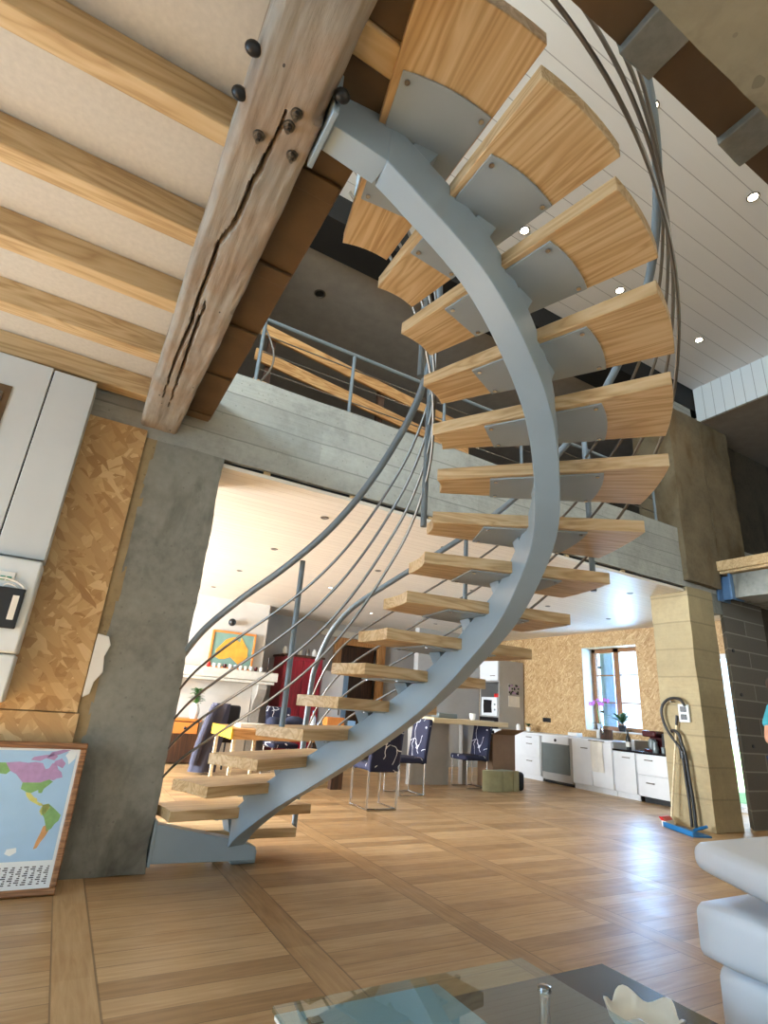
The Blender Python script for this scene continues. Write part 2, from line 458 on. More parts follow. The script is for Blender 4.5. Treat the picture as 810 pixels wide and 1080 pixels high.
# right wall of kitchen with window opening (Y 6.06..7.22, z .9..2.33) and glazed door (Y 4.28..4.62)
bm = BM(); X0, X1 = 8.45, 8.85
box(bm, (X0, 7.22, 0), (X1, 10.9, 2.6)); box(bm, (X0, 6.06, 0), (X1, 7.22, .90)); box(bm, (X0, 6.06, 2.33), (X1, 7.22, 2.6))
box(bm, (X0, 4.9, 0), (X1, 6.06, 2.6)); box(bm, (X0, 3.9, 2.12), (X1, 4.9, 2.6))
struct('wall_kitchen', bm, 'osb_k', 'kitchen wall clad in OSB around the window', loc=V((0, 0, 0)))
bm = BM(); box(bm, (8.455, 7.205, .9), (8.8, 7.225, 2.33)); struct('trim_1', bm, 'wall', 'pale window reveal on the left of the kitchen window')
# back wall
struct('wall_back', bx((-3.2, 10.5, 0), (4.78, 10.9, 2.64)), 'wallgrey', 'grey plaster wall behind the red cabinet')
bm = BM(); box(bm, (4.78, 10.5, 2.2), (6.0, 10.9, 2.64)); box(bm, (6.0, 10.5, 0), (8.45, 10.9, 2.64)); box(bm, (4.78, 10.85, 0), (6.0, 10.9, 2.2))
struct('wall_back.001', bm, 'wallgrey', 'grey plaster wall around the dark doorway')
struct('wall_partition', bx((6.15, 9.35, 0), (7.74, 9.5, 2.64)), 'greycab', 'flat grey partition wall left of the tall oven unit')
# side and rear shell
bm = BM()
box(bm, (-3.4, -4.2, 0), (-3.2, 10.9, .25)); box(bm, (-3.4, -4.2, 2.45), (-3.2, 10.9, 3.6)); box(bm, (-3.4, -4.2, 5.2), (-3.2, 10.9, 5.9))
for y0, y1 in ((-4.2, -3.4), (-1.0, .9), (3.68, 5.6), (9.2, 10.9)): box(bm, (-3.4, y0, .25), (-3.2, y1, 2.45))
for y0, y1 in ((-4.2, -3.4), (2.8, 10.9)): box(bm, (-3.4, y0, 3.6), (-3.2, y1, 5.2))
struct('wall_left', bm, 'wall', 'left wall with tall windows, outside the view')
struct('wall_back_left', bx((-3.2, 3.81, 0), (.30, 4.1, LZ)), 'mortar', 'rough mortared wall behind the OSB sheets')
# chimney breast
struct('wall_chimney', bx((.6, 9.57, 0), (3.02, 10.5, 2.64)), 'wall', 'pale plastered chimney breast above the mantel', bevel=.01)

# pillars and lintels
def rough_box(bm, a, b, n=(6, 6, 24), amp=.012, seed=0):
    """box with gently irregular faces"""
    a, b = V(a), V(b); idx = {}
    def vert(i, j, k):
        key = (i, j, k)
        if key not in idx:
            p = V((a.x + (b.x - a.x) * i / n[0], a.y + (b.y - a.y) * j / n[1], a.z + (b.z - a.z) * k / n[2]))
            q = p * 3.1 + V((seed, seed * 2, 0))
            p += V((mnoise.noise(q), mnoise.noise(q + V((7, 0, 0))), mnoise.noise(q + V((0, 9, 0))))) * amp
            p += V((mnoise.noise(q * 6), mnoise.noise(q * 6 + V((7, 0, 0))), 0)) * amp * .35
            idx[key] = bm.verts.new(p)
        return idx[key]
    nx, ny, nz = n
    for i in range(nx):
        for j in range(ny):
            for k in (0, nz): face(bm, [vert(i, j, k), vert(i + 1, j, k), vert(i + 1, j + 1, k), vert(i, j + 1, k)])
    for i in range(nx):
        for k in range(nz):
            for j in (0, ny): face(bm, [vert(i, j, k), vert(i + 1, j, k), vert(i + 1, j, k + 1), vert(i, j, k + 1)])
    for j in range(ny):
        for k in range(nz):
            for i in (0, nx): face(bm, [vert(i, j, k), vert(i, j + 1, k), vert(i, j + 1, k + 1), vert(i, j, k + 1)])

bm = BM(); rough_box(bm, (.185, WY, 0), (.68, 4.29, LZ), (12, 8, 90), .014, 3)
tag(struct('concrete_pillar', bm, 'conc', 'grey concrete pillar left of the stairs, under the timber beam end', ang=60), cat='pillar')
bm = BM(); rough_box(bm, (-3.2, WY + .005, LZ), (9.4, 4.12, 3.41), (120, 4, 10), .008, 5)
tag(struct('concrete_lintel', bm, 'conc_l', 'long board-marked concrete lintel above the wide opening', ang=60), cat='lintel')
bm = BM(); rough_box(bm, (6.355, WY, 0), (6.875, 4.28, LZ), (8, 8, 40), .008, 8)
tag(struct('concrete_pillar.001', bm, 'conc_y', 'ochre concrete pillar at the right with socket and broom', ang=60), cat='pillar')
bm = BM(); rough_box(bm, (6.33, WY - .055, 2.72), (7.035, 4.3, 5.2), (14, 6, 40), .022, 11)
rough_box(bm, (7.065, WY - .05, 2.93), (7.74, 4.3, 5.19), (14, 6, 40), .022, 15)
rough_box(bm, (6.9, WY - .01, 3.0), (7.2, 4.2, 5.1), (2, 2, 10), .01, 19)
tag(struct('concrete_pillar.002', bm, 'conc_u', 'stained rough concrete pier rising from the lintel to the upper ceiling', ang=60), cat='pillar')
bm = BM(); box(bm, (6.4, WY + .02, 5.15), (7.04, 4.25, CZ)); struct('trim_2', bm, 'conc_l', 'pale block capping the stained upper pier', bevel=.01)
# thin strip painted dark as the shaded gap between lintel and far ceiling, with little timber wedges
bm = BM(); box(bm, (.68, 3.84, 2.63), (6.36, 3.86, 2.668))
struct('trim_3', bm, 'seam', 'dark strip painting the shaded gap under the concrete lintel')
bm = BM()
for x in (1.0, 1.75, 2.55, 3.4, 4.3, 5.2): box(bm, (x, 3.812, 2.631), (x + .05, 3.839, 2.656))
struct('trim_4', bm, 'pine', 'small packing wedges in the gap under the lintel')

# breeze block pier and dark wall at the right
bm = BM(); prism(bm, [(7.095, 3.80, 0), (8.05, 3.80, 0), (8.05, 3.95, 0), (7.30, 3.95, 0)], (0, 0, LZ))
tag(struct('wall_block', bm, 'block', 'grey breeze-block pier right of the ochre pillar', ang=60), cat='wall')
bm = BM()
for x, z in ((7.20, 1.98), (7.24, 1.46), (7.33, .88)): lathe(bm, [(.022, -.012), (.022, .012)], (x, 3.80, z), 12, 0, 'y')
struct('trim_5', bm, 'black', 'row of small dark holes drilled in the breeze-block pier')
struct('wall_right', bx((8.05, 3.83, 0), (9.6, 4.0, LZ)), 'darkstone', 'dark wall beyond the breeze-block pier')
struct('wall_far_right', bx((9.4, -4.2, 0), (9.6, 3.83, 5.9)), 'wall', 'plain right wall outside the view')
# header just under the lintel between pillar and block wall
struct('trim_6', bx((6.87, 3.81, 2.42), (7.12, 3.95, LZ)), 'conc', 'short concrete header over the narrow gap')
# right upper slab (landing) edge
bm = BM(); rough_box(bm, (7.06, .4, 2.6), (9.4, 3.6, 2.9), (8, 20, 4), .01, 4)
tag(struct('upper_floor', bm, 'conc', 'concrete slab edge of the right-hand landing', ang=60), cat='slab')
bm = BM(); box(bm, (7.0, .4, 2.912), (9.39, 3.72, 2.95)); box(bm, (6.98, .4, 2.95), (9.39, 3.74, 3.08))
tag(obj('landing_board', bm, 'pine', bevel=.008), 'wooden edge board on top of the right-hand concrete slab', 'board')
t = thing('steel_bracket', 'blue steel bracket under the right-hand landing board', 'bracket', (7.08, 3.68, 2.6))
obj('plate', bx((7.0, 3.6, 2.58), (7.26, 3.625, 2.905)), 'bluesteel', t, bevel=.004); obj('web', bx((7.1, 3.625, 2.6), (7.12, 3.785, 2.9)), 'bluesteel', t); obj('flange', bx((7.0, 3.765, 2.58), (7.26, 3.785, 2.905)), 'bluesteel', t)
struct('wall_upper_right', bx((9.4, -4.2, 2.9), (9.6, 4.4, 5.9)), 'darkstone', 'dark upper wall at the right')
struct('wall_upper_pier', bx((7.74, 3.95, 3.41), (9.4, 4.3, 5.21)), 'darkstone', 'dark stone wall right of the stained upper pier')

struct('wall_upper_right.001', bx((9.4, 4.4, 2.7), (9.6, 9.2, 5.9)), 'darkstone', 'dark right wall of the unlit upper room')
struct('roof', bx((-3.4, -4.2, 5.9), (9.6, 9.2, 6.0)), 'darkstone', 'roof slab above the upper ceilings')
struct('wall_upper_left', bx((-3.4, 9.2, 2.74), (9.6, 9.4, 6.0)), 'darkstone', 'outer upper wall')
struct('trim_15', bx((6.36, 3.80, 5.4), (9.4, 4.24, 5.9)), 'darkbeam', 'black beam over the stained pier', loc=V((0, 0, 0)))
# upper ceiling and lowered ledge
struct('ceiling', bx((-3.2, -4.2, CZ), (7.12, 3.78, CZ + .12)), 'ceil_up', 'grey-white plank ceiling high above the staircase', loc=V((0, 0, 0)))
struct('ceiling_far_upper', bx((-3.2, 4.2, 5.5), (9.4, 9.2, 5.62)), 'ceil_dark', 'dark grey ceiling of the unlit upper room', loc=V((0, 0, 0)))
struct('trim_7', bx((7.12, -4.2, 5.2), (7.16, 3.78, CZ + .12)), 'ledge', 'white clad vertical face of the lowered ceiling', loc=V((0, 0, 0)))
struct('ceiling_ledge', bx((7.16, -4.2, 5.21), (9.4, 3.95, 5.3)), 'ceil_dark', 'lowered grey soffit at the upper right', loc=V((0, 0, 0)))
bm = BM(); box(bm, (-3.2, 3.78, 5.42), (6.36, 4.24, CZ + .12))
tag(struct('trim_8', bm, 'darkbeam', 'black ceiling beam crossing above the lintel', loc=V((0, 0, 0))))
struct('wall_upper_back', bx((-3.2, 9.0, 3.41), (9.4, 9.2, 5.6)), 'ceil_dark', 'dark back wall of the unlit upper room')
struct('floor_upper', bx((-3.2, 4.12, 2.75), (9.4, 9.2, 3.40)), 'pine', 'upper floor beyond the lintel')
struct('wall_upper_side', bx((-3.2, 4.12, 3.41), (.55, 4.2, 5.5)), 'ceil_dark', 'dark partition left of the landing railing')

# rear wall with large windows (daylight source), behind the camera
bm = BM(); Y0, Y1 = -4.2, -4.0
box(bm, (-3.2, Y0, 0), (9.4, Y1, .25)); box(bm, (-3.2, Y0, 2.45), (9.4, Y1, 3.5)); box(bm, (-3.2, Y0, 5.3), (9.4, Y1, 5.9))
for x0, x1 in ((-3.2, -2.6), (1.2, 1.7), (5.3, 6.1), (8.9, 9.4)): box(bm, (x0, Y0, .25), (x1, Y1, 2.45)); box(bm, (x0, Y0, 3.5), (x1, Y1, 5.3))
struct('wall_behind', bm, 'wall', 'wall behind the viewpoint with tall windows')
def window(name, axis, a0, a1, z0, z1, pos, cols, rows, mat, label, post=.06, bar=.025, depth=.06):
    bm = BM()
    def b(u0, u1, w0, w1, d=depth):
        if axis == 'y': box(bm, (u0, pos - d / 2, w0), (u1, pos + d / 2, w1))
        else: box(bm, (pos - d / 2, u0, w0), (pos + d / 2, u1, w1))
    b(a0, a1, z0, z0 + post); b(a0, a1, z1 - post, z1); b(a0, a0 + post, z0, z1); b(a1 - post, a1, z0, z1)
    for i in range(1, cols): c = a0 + (a1 - a0) * i / cols; b(c - post * .75, c + post * .75, z0, z1)
    o = struct(name, bm, mat, label, bevel=.004)
    bm = BM()
    for i in range(1, rows): c = z0 + (z1 - z0) * i / rows; b(a0, a1, c - bar / 2, c + bar / 2, depth * .6)
    if rows > 1: obj('glazing_bar', bm, mat, o)
    bm = BM(); b(a0 + .01, a1 - .01, z0 + .01, z1 - .01, .006); obj('pane', bm, 'pane', o)
    return o
window('window_2', 'y', -2.6, 1.2, .25, 2.45, -4.1, 3, 2, 'white', 'tall window behind the viewpoint on the left')
window('window_3', 'y', 1.7, 5.3, .25, 2.45, -4.1, 3, 2, 'white', 'tall window behind the viewpoint on the right')
window('window_4', 'y', -2.6, 1.2, 3.5, 5.3, -4.1, 3, 1, 'white', 'upper window behind the viewpoint on the left')
window('window_5', 'y', 1.7, 5.3, 3.5, 5.3, -4.1, 3, 1, 'white', 'upper window behind the viewpoint in the middle')
window('window_6', 'y', 6.1, 8.9, .25, 2.45, -4.1, 2, 2, 'white', 'window behind the viewpoint at far right')
window('window_7', 'y', 6.1, 8.9, 3.5, 5.3, -4.1, 2, 1, 'white', 'upper window behind the viewpoint at far right')
window('window_8', 'x', -3.4, -1.0, .25, 2.45, -3.3, 3, 2, 'white', 'tall left window beside the viewpoint')
window('window_9', 'x', .9, 3.68, .25, 2.45, -3.3, 3, 2, 'white', 'tall left window before the OSB wall')
window('window_10', 'x', 5.6, 9.2, .25, 2.45, -3.3, 4, 2, 'white', 'wide left window of the far dining room')
window('window_11', 'x', -3.4, 2.8, 3.6, 5.2, -3.3, 6, 1, 'white', 'added upper left window band lighting the upper ceiling')  # unseen window made up so more light reaches the upper ceiling
# kitchen window
window('window_1', 'x', 6.14, 7.2, .9, 2.33, 8.74, 2, 3, 'framewood', 'wood framed kitchen window with six panes above the sink', .075, .022, .06)
window('door_1', 'x', 3.95, 4.9, 0, 2.12, 8.52, 1, 2, 'white', 'white glazed door seen through the narrow gap right of the pillar', .07, .03)
# doorway in back wall
bm = BM(); box(bm, (4.78, 10.42, 0), (4.95, 10.52, 2.32)); box(bm, (5.83, 10.42, 0), (6.0, 10.52, 2.32)); box(bm, (4.95, 10.42, 2.18), (5.83, 10.52, 2.32))
d = struct('door_2', bm, 'doorwood', 'wooden framed doorway with a dark opening in the back wall', bevel=.006)
obj('door_leaf', bx((4.96, 10.6, .01), (5.82, 10.64, 2.17)), 'darkwood', d, bevel=.004)
bm = BM(); lathe(bm, [(.02, 0), (.02, .05)], (5.72, 10.55, 1.05), 10, 0, 'y'); obj('door_handle', bm, 'black', d)
tag(obj('wall_plank', bx((4.45, 10.44, 2.33), (5.6, 10.5, 2.46)), 'stone', bevel=.006), 'pale wooden board fixed above the dark doorway', 'board')
tag(obj('blue_post', bx((4.98, 10.3, 0), (5.1, 10.36, 1.75)), 'shutter', bevel=.006), 'light blue painted post beside the dark doorway', 'post')

# outdoors
struct('light_blocker', bx((-6.2, -8, -.4), (-6.0, 2.2, 7)), 'wall', 'added wall outside the left windows, blocking the sun')  # unseen wall added to keep sun off the near left windows
struct('light_blocker.001', bx((-8, -6.4, -.4), (14, -6.2, 7)), 'wall', 'added wall outside the rear windows, blocking the sky')  # unseen wall added to hold back skylight from the rear windows
struct('ground_outside', bx((9.7, -30, -.5), (60, 40, -.4)), 'grass', 'grassy ground seen through the kitchen window', loc=V((0, 0, 0)))
t = thing('shutter', 'pale blue open shutter outside the kitchen window', 'shutter', (8.95, 7.0, .95))
bm = BM(); box(bm, (8.95, 6.93, .95), (8.99, 7.22, 2.3)); obj('leaf', bm, 'shutter', t, bevel=.004)
bm = BM(); box(bm, (8.86, 7.2, 1.2), (8.97, 7.225, 1.24)); obj('hinge', bm, 'black', t); obj('hinge', bx((8.86, 7.2, 2.0), (8.97, 7.225, 2.04)), 'black', t)

# ------------------------------------------------------------------ timber beam + joists + landing floor
def crack_x(y, pts):
    if y < pts[0][1] or y > pts[-1][1]: return None
    for (xa, ya), (xb, yb) in zip(pts, pts[1:]):
        if ya <= y <= yb:
            f = (y - ya) / (yb - ya); w = min((y - pts[0][1]) / .25, (pts[-1][1] - y) / .5, 1)
            return xa + (xb - xa) * f + .006 * mnoise.noise(V((y * 14, 1, 2))), w
CR = [[(.204, 1.16), (.206, 1.31), (.188, 1.5), (.183, 1.7), (.15, 1.88), (.154, 2.03), (.15, 2.32), (.158, 2.45), (.145, 2.86), (.15, 3.3)],
      [(.187, 2.2), (.184, 2.51), (.191, 2.8), (.2, 3.4)]]
t_beam = thing('timber_beam', 'old cracked grey-brown timber beam running overhead to the concrete pillar', 'beam', (.19, 1.4, 2.74))
bm = BM(); XA, XB, YA, YB, ZA, ZB = .072, .322, -1.2, 3.80, 2.74, 2.935
NX, NY = 40, 420; grid = {}
def beam_v(i, j, top=False):
    key = (i, j, top)
    if key in grid: return grid[key]
    y = YA + (YB - YA) * j / NY
    w = mnoise.noise(V((y * 1.6, 0, 4))) * .009 + mnoise.noise(V((y * 7, 3, 0))) * .004
    w2 = mnoise.noise(V((y * 1.4, 8, 4))) * .01 + mnoise.noise(V((y * 6, 13, 0))) * .005
    xa, xb = XA + w, XB + w2
    f = i / NX; x = xa + (xb - xa) * f
    if top: z = ZB
    else:
        z = ZA + mnoise.noise(V((x * 12, y * 2.2, 1))) * .006 + mnoise.noise(V((x * 45, y * 5, 6))) * .003
        ed = min(f, 1 - f)
        if ed < .1: z += (.1 - ed) ** 2 * 2.0 + max(0, mnoise.noise(V((y * 5, f * 9, 2)))) * .012
        if f > .82 and .75 < y < 1.2: z += (f - .82) * .25
        for cr in CR:
            c = crack_x(y, cr)
            if c and c[1] > 0:
                dd = abs(x - c[0]); wd = .0085 * c[1] + .001
                if dd < wd: z += .07 * (1 - dd / wd)
    grid[key] = bm.verts.new((x, y, z)); return grid[key]
for i in range(NX):
    for j in range(NY): face(bm, [beam_v(i, j), beam_v(i + 1, j), beam_v(i + 1, j + 1), beam_v(i, j + 1)])
for j in range(NY):
    for i in (0, NX): face(bm, [beam_v(i, j), beam_v(i, j + 1), beam_v(i, j + 1, True), beam_v(i, j, True)])
for i in range(NX):
    for j in (0, NY): face(bm, [beam_v(i, j), beam_v(i + 1, j), beam_v(i + 1, j, True), beam_v(i, j, True)])
face(bm, [beam_v(0, 0, True), beam_v(NX, 0, True), beam_v(NX, NY, True), beam_v(0, NY, True)])
obj('beam_body', bm, 'timber', t_beam, ang=50)
for x, y in ((.233, 1.199), (.226, 1.248), (.152, 1.333), (.27, 1.336)):
    bm = BM(); lathe(bm, [(.007, -.035), (.007, .02)], (x, y, ZA), 10); lathe(bm, [(.013, -.022), (.013, -.01)], (x, y, ZA), 6); lathe(bm, [(.019, -.01), (.019, .004)], (x, y, ZA), 14)
    obj('bolt', bm, 'inox', t_beam)
for x, y in ((.062, 1.112), (.062, 1.254)):
    bm = BM(); ball(bm, (x, y, 2.76), .021, sc=(1.2, 1, 1)); obj('bolt_cap', bm, 'black', t_beam)
bm = BM(); ball(bm, (.34, 1.10, 2.78), .022, sc=(1.2, 1, 1)); obj('bolt_cap', bm, 'black', t_beam)

JY = [(-.13, -.04), (.41, .50), (.95, 1.05), (1.49, 1.575), (2.03, 2.125), (2.555, 2.655), (3.10, 3.20), (3.66, 3.76)]
names = ['ceiling joist overhead behind the viewpoint', 'ceiling joist passing closest above the viewpoint', 'first pale ceiling joist, cut at the upper left photo edge',
         'pale ceiling joist at upper left, nearest complete one', 'second complete pale ceiling joist from the upper left corner', 'third complete ceiling joist, two before the concrete wall', 'ceiling joist next to last before the concrete wall', 'shadowed ceiling joist lying against the concrete wall']
for (y0, y1), nm in zip(JY, names):
    bm = BM(); box(bm, (-3.1, y0, 2.90), (.53 if y0 == .95 else .25, y1, 3.05))
    tag(obj('ceiling_joist', bm, 'pine', bevel=.006), nm, 'joist', 'ceiling joists crossing the timber beam')
struct('ceiling_low', bx((-3.2, -.6, 3.05), (.42, 3.79, 3.07)), 'hessian', 'beige panelled soffit between the joists at upper left')
struct('trim_9', bx((-3.2, -.6, 3.07), (.53, 3.79, 3.11)), 'pine', 'upper landing floor above the joists')
bm = BM()
for (a, b), (c, d) in zip(JY, JY[1:]):
    c0 = c - .002 if c == .95 else d
    box(bm, (.30, b + .002, 2.915), (.52, c0, 2.94)); box(bm, (.49, b + .002, 2.94), (.515, c0, 3.07)); box(bm, (.31, c0 - .09, 2.895), (.51, c0 - .002, 2.914)) if c != .95 else None  # brown also covers the joist ends, painting in the timber beam's shade
struct('trim_10', bm, 'brownsoffit', 'brown boards closing the joist bays right of the timber beam, joist ends browned for its shade', bevel=.004)
# overhead concrete beam at upper right with joist stubs
bm = BM(); rough_box(bm, (.6, -.35, 2.74), (7.1, .44, 3.0), (90, 10, 4), .008, 21)
tag(struct('overhead_beam', bm, 'conc_o', 'wide concrete beam cut off by the upper right photo corner', ang=60), cat='beam')
for i, x in enumerate((1.02, 1.53, 2.05, 2.6)):
    bm = BM(); rough_box(bm, (x, .4, 2.895), (x + .14, .612, 3.06), (4, 6, 4), .006, i)
    tag(obj('joist_stub', bm, 'conc', bevel=.004), ['pale joist stub on the overhead concrete beam, nearest the stair rail', 'rough joist stub on the overhead concrete beam, at the right photo edge', 'joist stub on the overhead beam just outside the photo', 'last joist stub on the overhead beam outside the photo'][i], 'joist stub', 'joist stubs on the overhead concrete beam')
bm = BM(); box(bm, (.53, .43, 2.925), (7.1, .605, 3.0))
struct('trim_11', bm, 'brownsoffit', 'brown soffit board between the joist stubs')
struct('trim_12', bx((.53, -4.0, 3.0), (9.4, .4, 3.1)), 'pine', 'upper floor over the viewpoint')

# ------------------------------------------------------------------ staircase
R = .17267; TH = .058; L = .977
P = [(0.688, 4.101, 2.6), (0.7, 3.789, 11.6), (0.777, 3.489, 22.6), (0.92, 3.202, 31.5), (1.081, 2.969, 31.8), (1.198, 2.775, 26.0), (1.289, 2.628, 15.9), (1.358, 2.515, 3.4), (1.403, 2.383, -6.4), (1.419, 2.218, -15.2), (1.398, 2.082, -25.7), (1.357, 1.961, -39.8), (1.274, 1.862, -53.2), (1.176, 1.774, -64.7), (1.031, 1.708, -74.5), (0.892, 1.68, -85.2), (0.726, 1.686, -96.8)]
WI = [.24, .29, .34, .36, .32, .29, .26, .28, .29, .25, .19, .16, .155, .17, .2, .19, .21]
WO = [.37, .37, .37, .36, .37, .39, .42, .44, .43, .43, .47, .44, .41, .37, .35, .38, .41]
NT_ = len(P)
def at(k, d, h=0.0):
    """point on tread k (1-based, fractional), d along the tread, h above its top"""
    i = min(max(int(math.floor(k)) - 1, 0), NT_ - 2); f = k - 1 - i
    a = P[i]; b = P[i + 1]
    x = a[0] + (b[0] - a[0]) * f; y = a[1] + (b[1] - a[1]) * f; an = math.radians(a[2] + (b[2] - a[2]) * f)
    return V((x + d * math.cos(an), y + d * math.sin(an), k * R + h))
st = thing('spiral_staircase', 'curved blue-grey steel staircase with oak treads and steel railings', 'staircase', (1.3, 3.9, 0))
# stringer
mid = [at(k, L * .5) for k in (2.35, 3, 4, 5, 6, 7, 8, 9, 10, 11, 12, 13, 14, 15, 16, 17, 17.45)]
path = smooth_path([V((p.x, p.y, p.z - .30)) for p in mid], 6)
W, HH = .105, .195
def ring(p, n, w=W, h=HH): return [p - n * w / 2, p + n * w / 2, p + n * w / 2 + V((0, 0, h)), p - n * w / 2 + V((0, 0, h))]
rings = []
for i, p in enumerate(path):
    tdir = path[min(i + 1, len(path) - 1)] - path[max(i - 1, 0)]; tdir.z = 0; tdir.normalize()
    rings.append(ring(p, V((-tdir.y, tdir.x, 0))))
bm = BM(); loft(bm, rings); obj('stringer', bm, 'steel', st, bevel=.004, ang=30)
# straight end into the timber beam, with flange
e = path[-1]
bm = BM(); loft(bm, [ring(e, V((.12, -.99, 0)).normalized()), ring(V((.345, 1.235, 2.765)), V((0, -1, 0)), .1, .17)])
obj('stringer_end', bm, 'steel', st, bevel=.003, ang=30)
obj('end_flange', bx((.327, 1.125, 2.735), (.347, 1.345, 2.95)), 'steel', st, bevel=.004)
# base: tapered foot beam from pillar, foot block
bm = BM(); prism(bm, [(.70, 3.80, .045), (1.33, 3.80, .03), (1.33, 3.80, .105), (1.17, 3.80, .155), (.70, 3.80, .25)], (0, .10, 0)); obj('foot_beam', bm, 'steel', st, bevel=.004)
obj('wall_plate', bx((.682, 3.795, .03), (.702, 4.05, .27)), 'steel', st, bevel=.003)
b0 = mid[0]
obj('foot_block', bx((1.20, 3.86, 0), (1.36, 4.0, .075)), 'steel', st, bevel=.006)
# treads
for k in range(1, NT_ + 1):
    px, py, an = P[k - 1]; wi, wo = WI[k - 1], WO[k - 1]; a = math.radians(an)
    base = V((px, py, k * R - TH)) - V(st.location)
    out = []
    n = 8; bulge_o = .013; bulge_i = .014
    hw = lambda x: (wi + (wo - wi) * x / L) / 2
    for i in range(n + 1):   # outer end, near(-y) to far(+y)
        u = -1 + 2 * i / n; out.append((L - .01 + bulge_o * (1 - u * u) - .0, u * wo / 2))
    for i in range(n + 1):   # inner end, far to near
        u = 1 - 2 * i / n; out.append((bulge_i * (1 - u * u), u * wi / 2))
    bm = BM(); prism(bm, [(x, y, 0) for x, y in out], (0, 0, TH))
    tr = obj('tread', bm, 'oak', st, loc=base, rotz=a, bevel=.003, ang=40)
    # steel plate under the tread
    x0, x1 = .25 * L, .74 * L
    if k in (1, 2): x0, x1 = .3 * L, .7 * L
    pl = [(x0, -hw(x0) * .86), (x0, hw(x0) * .96)]
    for i in range(7):
        u = 1 - 2 * i / 6; pl.append((x1 + .016 * (1 - u * u), (hw(x1) * .96 if u > 0 else hw(x1) * .86) * u))
    bm = BM(); prism(bm, [(x, y, -.008) for x, y in pl], (0, 0, .0075))
    obj('tread_plate', bm, 'plate', tr, local=True, loc=V((0, 0, 0)), bevel=.001)
    for (x, y) in ((x0 + .025, -hw(x0) * .86 + .02), (x0 + .025, hw(x0) * .96 - .022), (x1 - .022, -hw(x1) * .86 + .025), (x1 - .022, hw(x1) * .96 - .025)):
        bm = BM(); lathe(bm, [(.009, -.013), (.009, -.008)], (x, y, 0), 10); obj('screw', bm, 'chrome', tr, local=True, loc=V((0, 0, 0)))
    # bracket down to the stringer
    m = L * .5
    bm = BM()
    lo = -.10 if k < NT_ else -.09
    top = [(m - .05, -.02, -.008), (m + .05, -.02, -.008), (m + .05, .075, -.008), (m - .05, .075, -.008)]
    bot = [(m - .04, -.055, lo), (m + .04, -.055, lo), (m + .04, .03, lo), (m - .04, .03, lo)]
    loft(bm, [bot, top]); obj('bracket', bm, 'steel', tr, local=True, loc=V((0, 0, 0)), bevel=.002)
# railings: two handrails with four rods each and posts
def rail(d, k0, k1, h, r, step=.5):
    ks = []; k = k0
    while k < k1: ks.append(k); k += 1
    ks.append(k1)
    return smooth_path([at(k, d, h) for k in ks], 6)
di, do_ = -.03, L + .045
HR = .93
bm = BM(); tube(bm, rail(di, 1.6, 17.6, HR, 0), .021, 12); obj('handrail', bm, 'railsteel', st).__setitem__('label', 'inner blue-grey handrail')
pts = rail(do_, 2.2, 17.9, .99, 0)
n0 = at(1.15, do_, 0)
pts = smooth_path([V((n0.x, n0.y, .13)), V((n0.x, n0.y, .4)), V((n0.x, n0.y, .8)), at(1.35, do_, .93), at(1.7, do_, .985)], 8) + pts
bm = BM(); tube(bm, pts, .021, 12); obj('handrail', bm, 'railsteel', st).__setitem__('label', 'outer blue-grey handrail curving up from the floor')
for h in (.17, .33, .5, .68):
    bm = BM(); tube(bm, rail(di, 1.6, 17.6, h, 0), .0075, 8); obj('rail_rod', bm, 'inox', st)
for h in (.17, .36, .55, .75):
    bm = BM(); tube(bm, rail(do_, 1.3, 17.9, h, 0), .0075, 8); obj('rail_rod', bm, 'inox', st)
def post(k, d, hb, ht):
    a, b = at(k, d, hb), at(k, d, ht)
    bm = BM(); tube(bm, [a, b], .016, 10); obj('rail_post', bm, 'railsteel', st)
post(5, .02, 0, HR); post(11, di, -.05, HR); post(14.4, di, -.05, HR); post(17.35, di, -.04, HR)
for k in (7, 10): post(k, do_ - .0, -.05, .99)

# ------------------------------------------------------------------ landing railing behind the lintel
t = thing('landing_railing', 'grey steel railing on top of the concrete lintel', 'railing', (1.9, 3.95, 3.41))
bm = BM(); tube(bm, [(.80, 3.92, 4.10), (3.9, 3.92, 4.10), (6.3, 3.92, 4.10)], .02, 12); obj('handrail', bm, 'railsteel', t)
for x in (.83, 1.7, 2.75, 3.8, 4.9, 6.1):
    bm = BM(); tube(bm, [(x, 3.92, 3.40), (x, 3.92, 4.10)], .016, 10); obj('rail_post', bm, 'railsteel', t)
bm = BM(); tube(bm, smooth_path([(.82, 3.93, 4.05), (.93, 3.93, 3.85), (.95, 3.93, 3.68), (.88, 3.93, 3.5), (.80, 3.93, 3.42)], 6), .009, 8); obj('curved_rod', bm, 'inox', t)
for z in (3.6, 3.78, 3.95):
    bm = BM(); tube(bm, [(.83, 3.93, z), (6.1, 3.93, z)], .006, 8); obj('rail_rod', bm, 'inox', t)
t = thing('board_barrier', 'wooden barrier of three pale boards behind the landing railing', 'barrier', (1.9, 4.5, 3.41))
for z, x0 in ((4.28, .9), (3.98, .88), (3.66, .9)):
    bm = BM(); prism(bm, [(x0, 4.36, z), (x0, 4.39, z), (3.6, 4.62, z - .11), (3.6, 4.59, z - .11)], (0, 0, .125)); obj('board', bm, 'pine_y', t, bevel=.004)
for x, y in ((1.0, 4.41), (2.3, 4.52), (3.5, 4.62)):
    obj('barrier_post', bx((x, y + .01, 3.41), (x + .07, y + .07, 4.34)), 'darkwood', t)

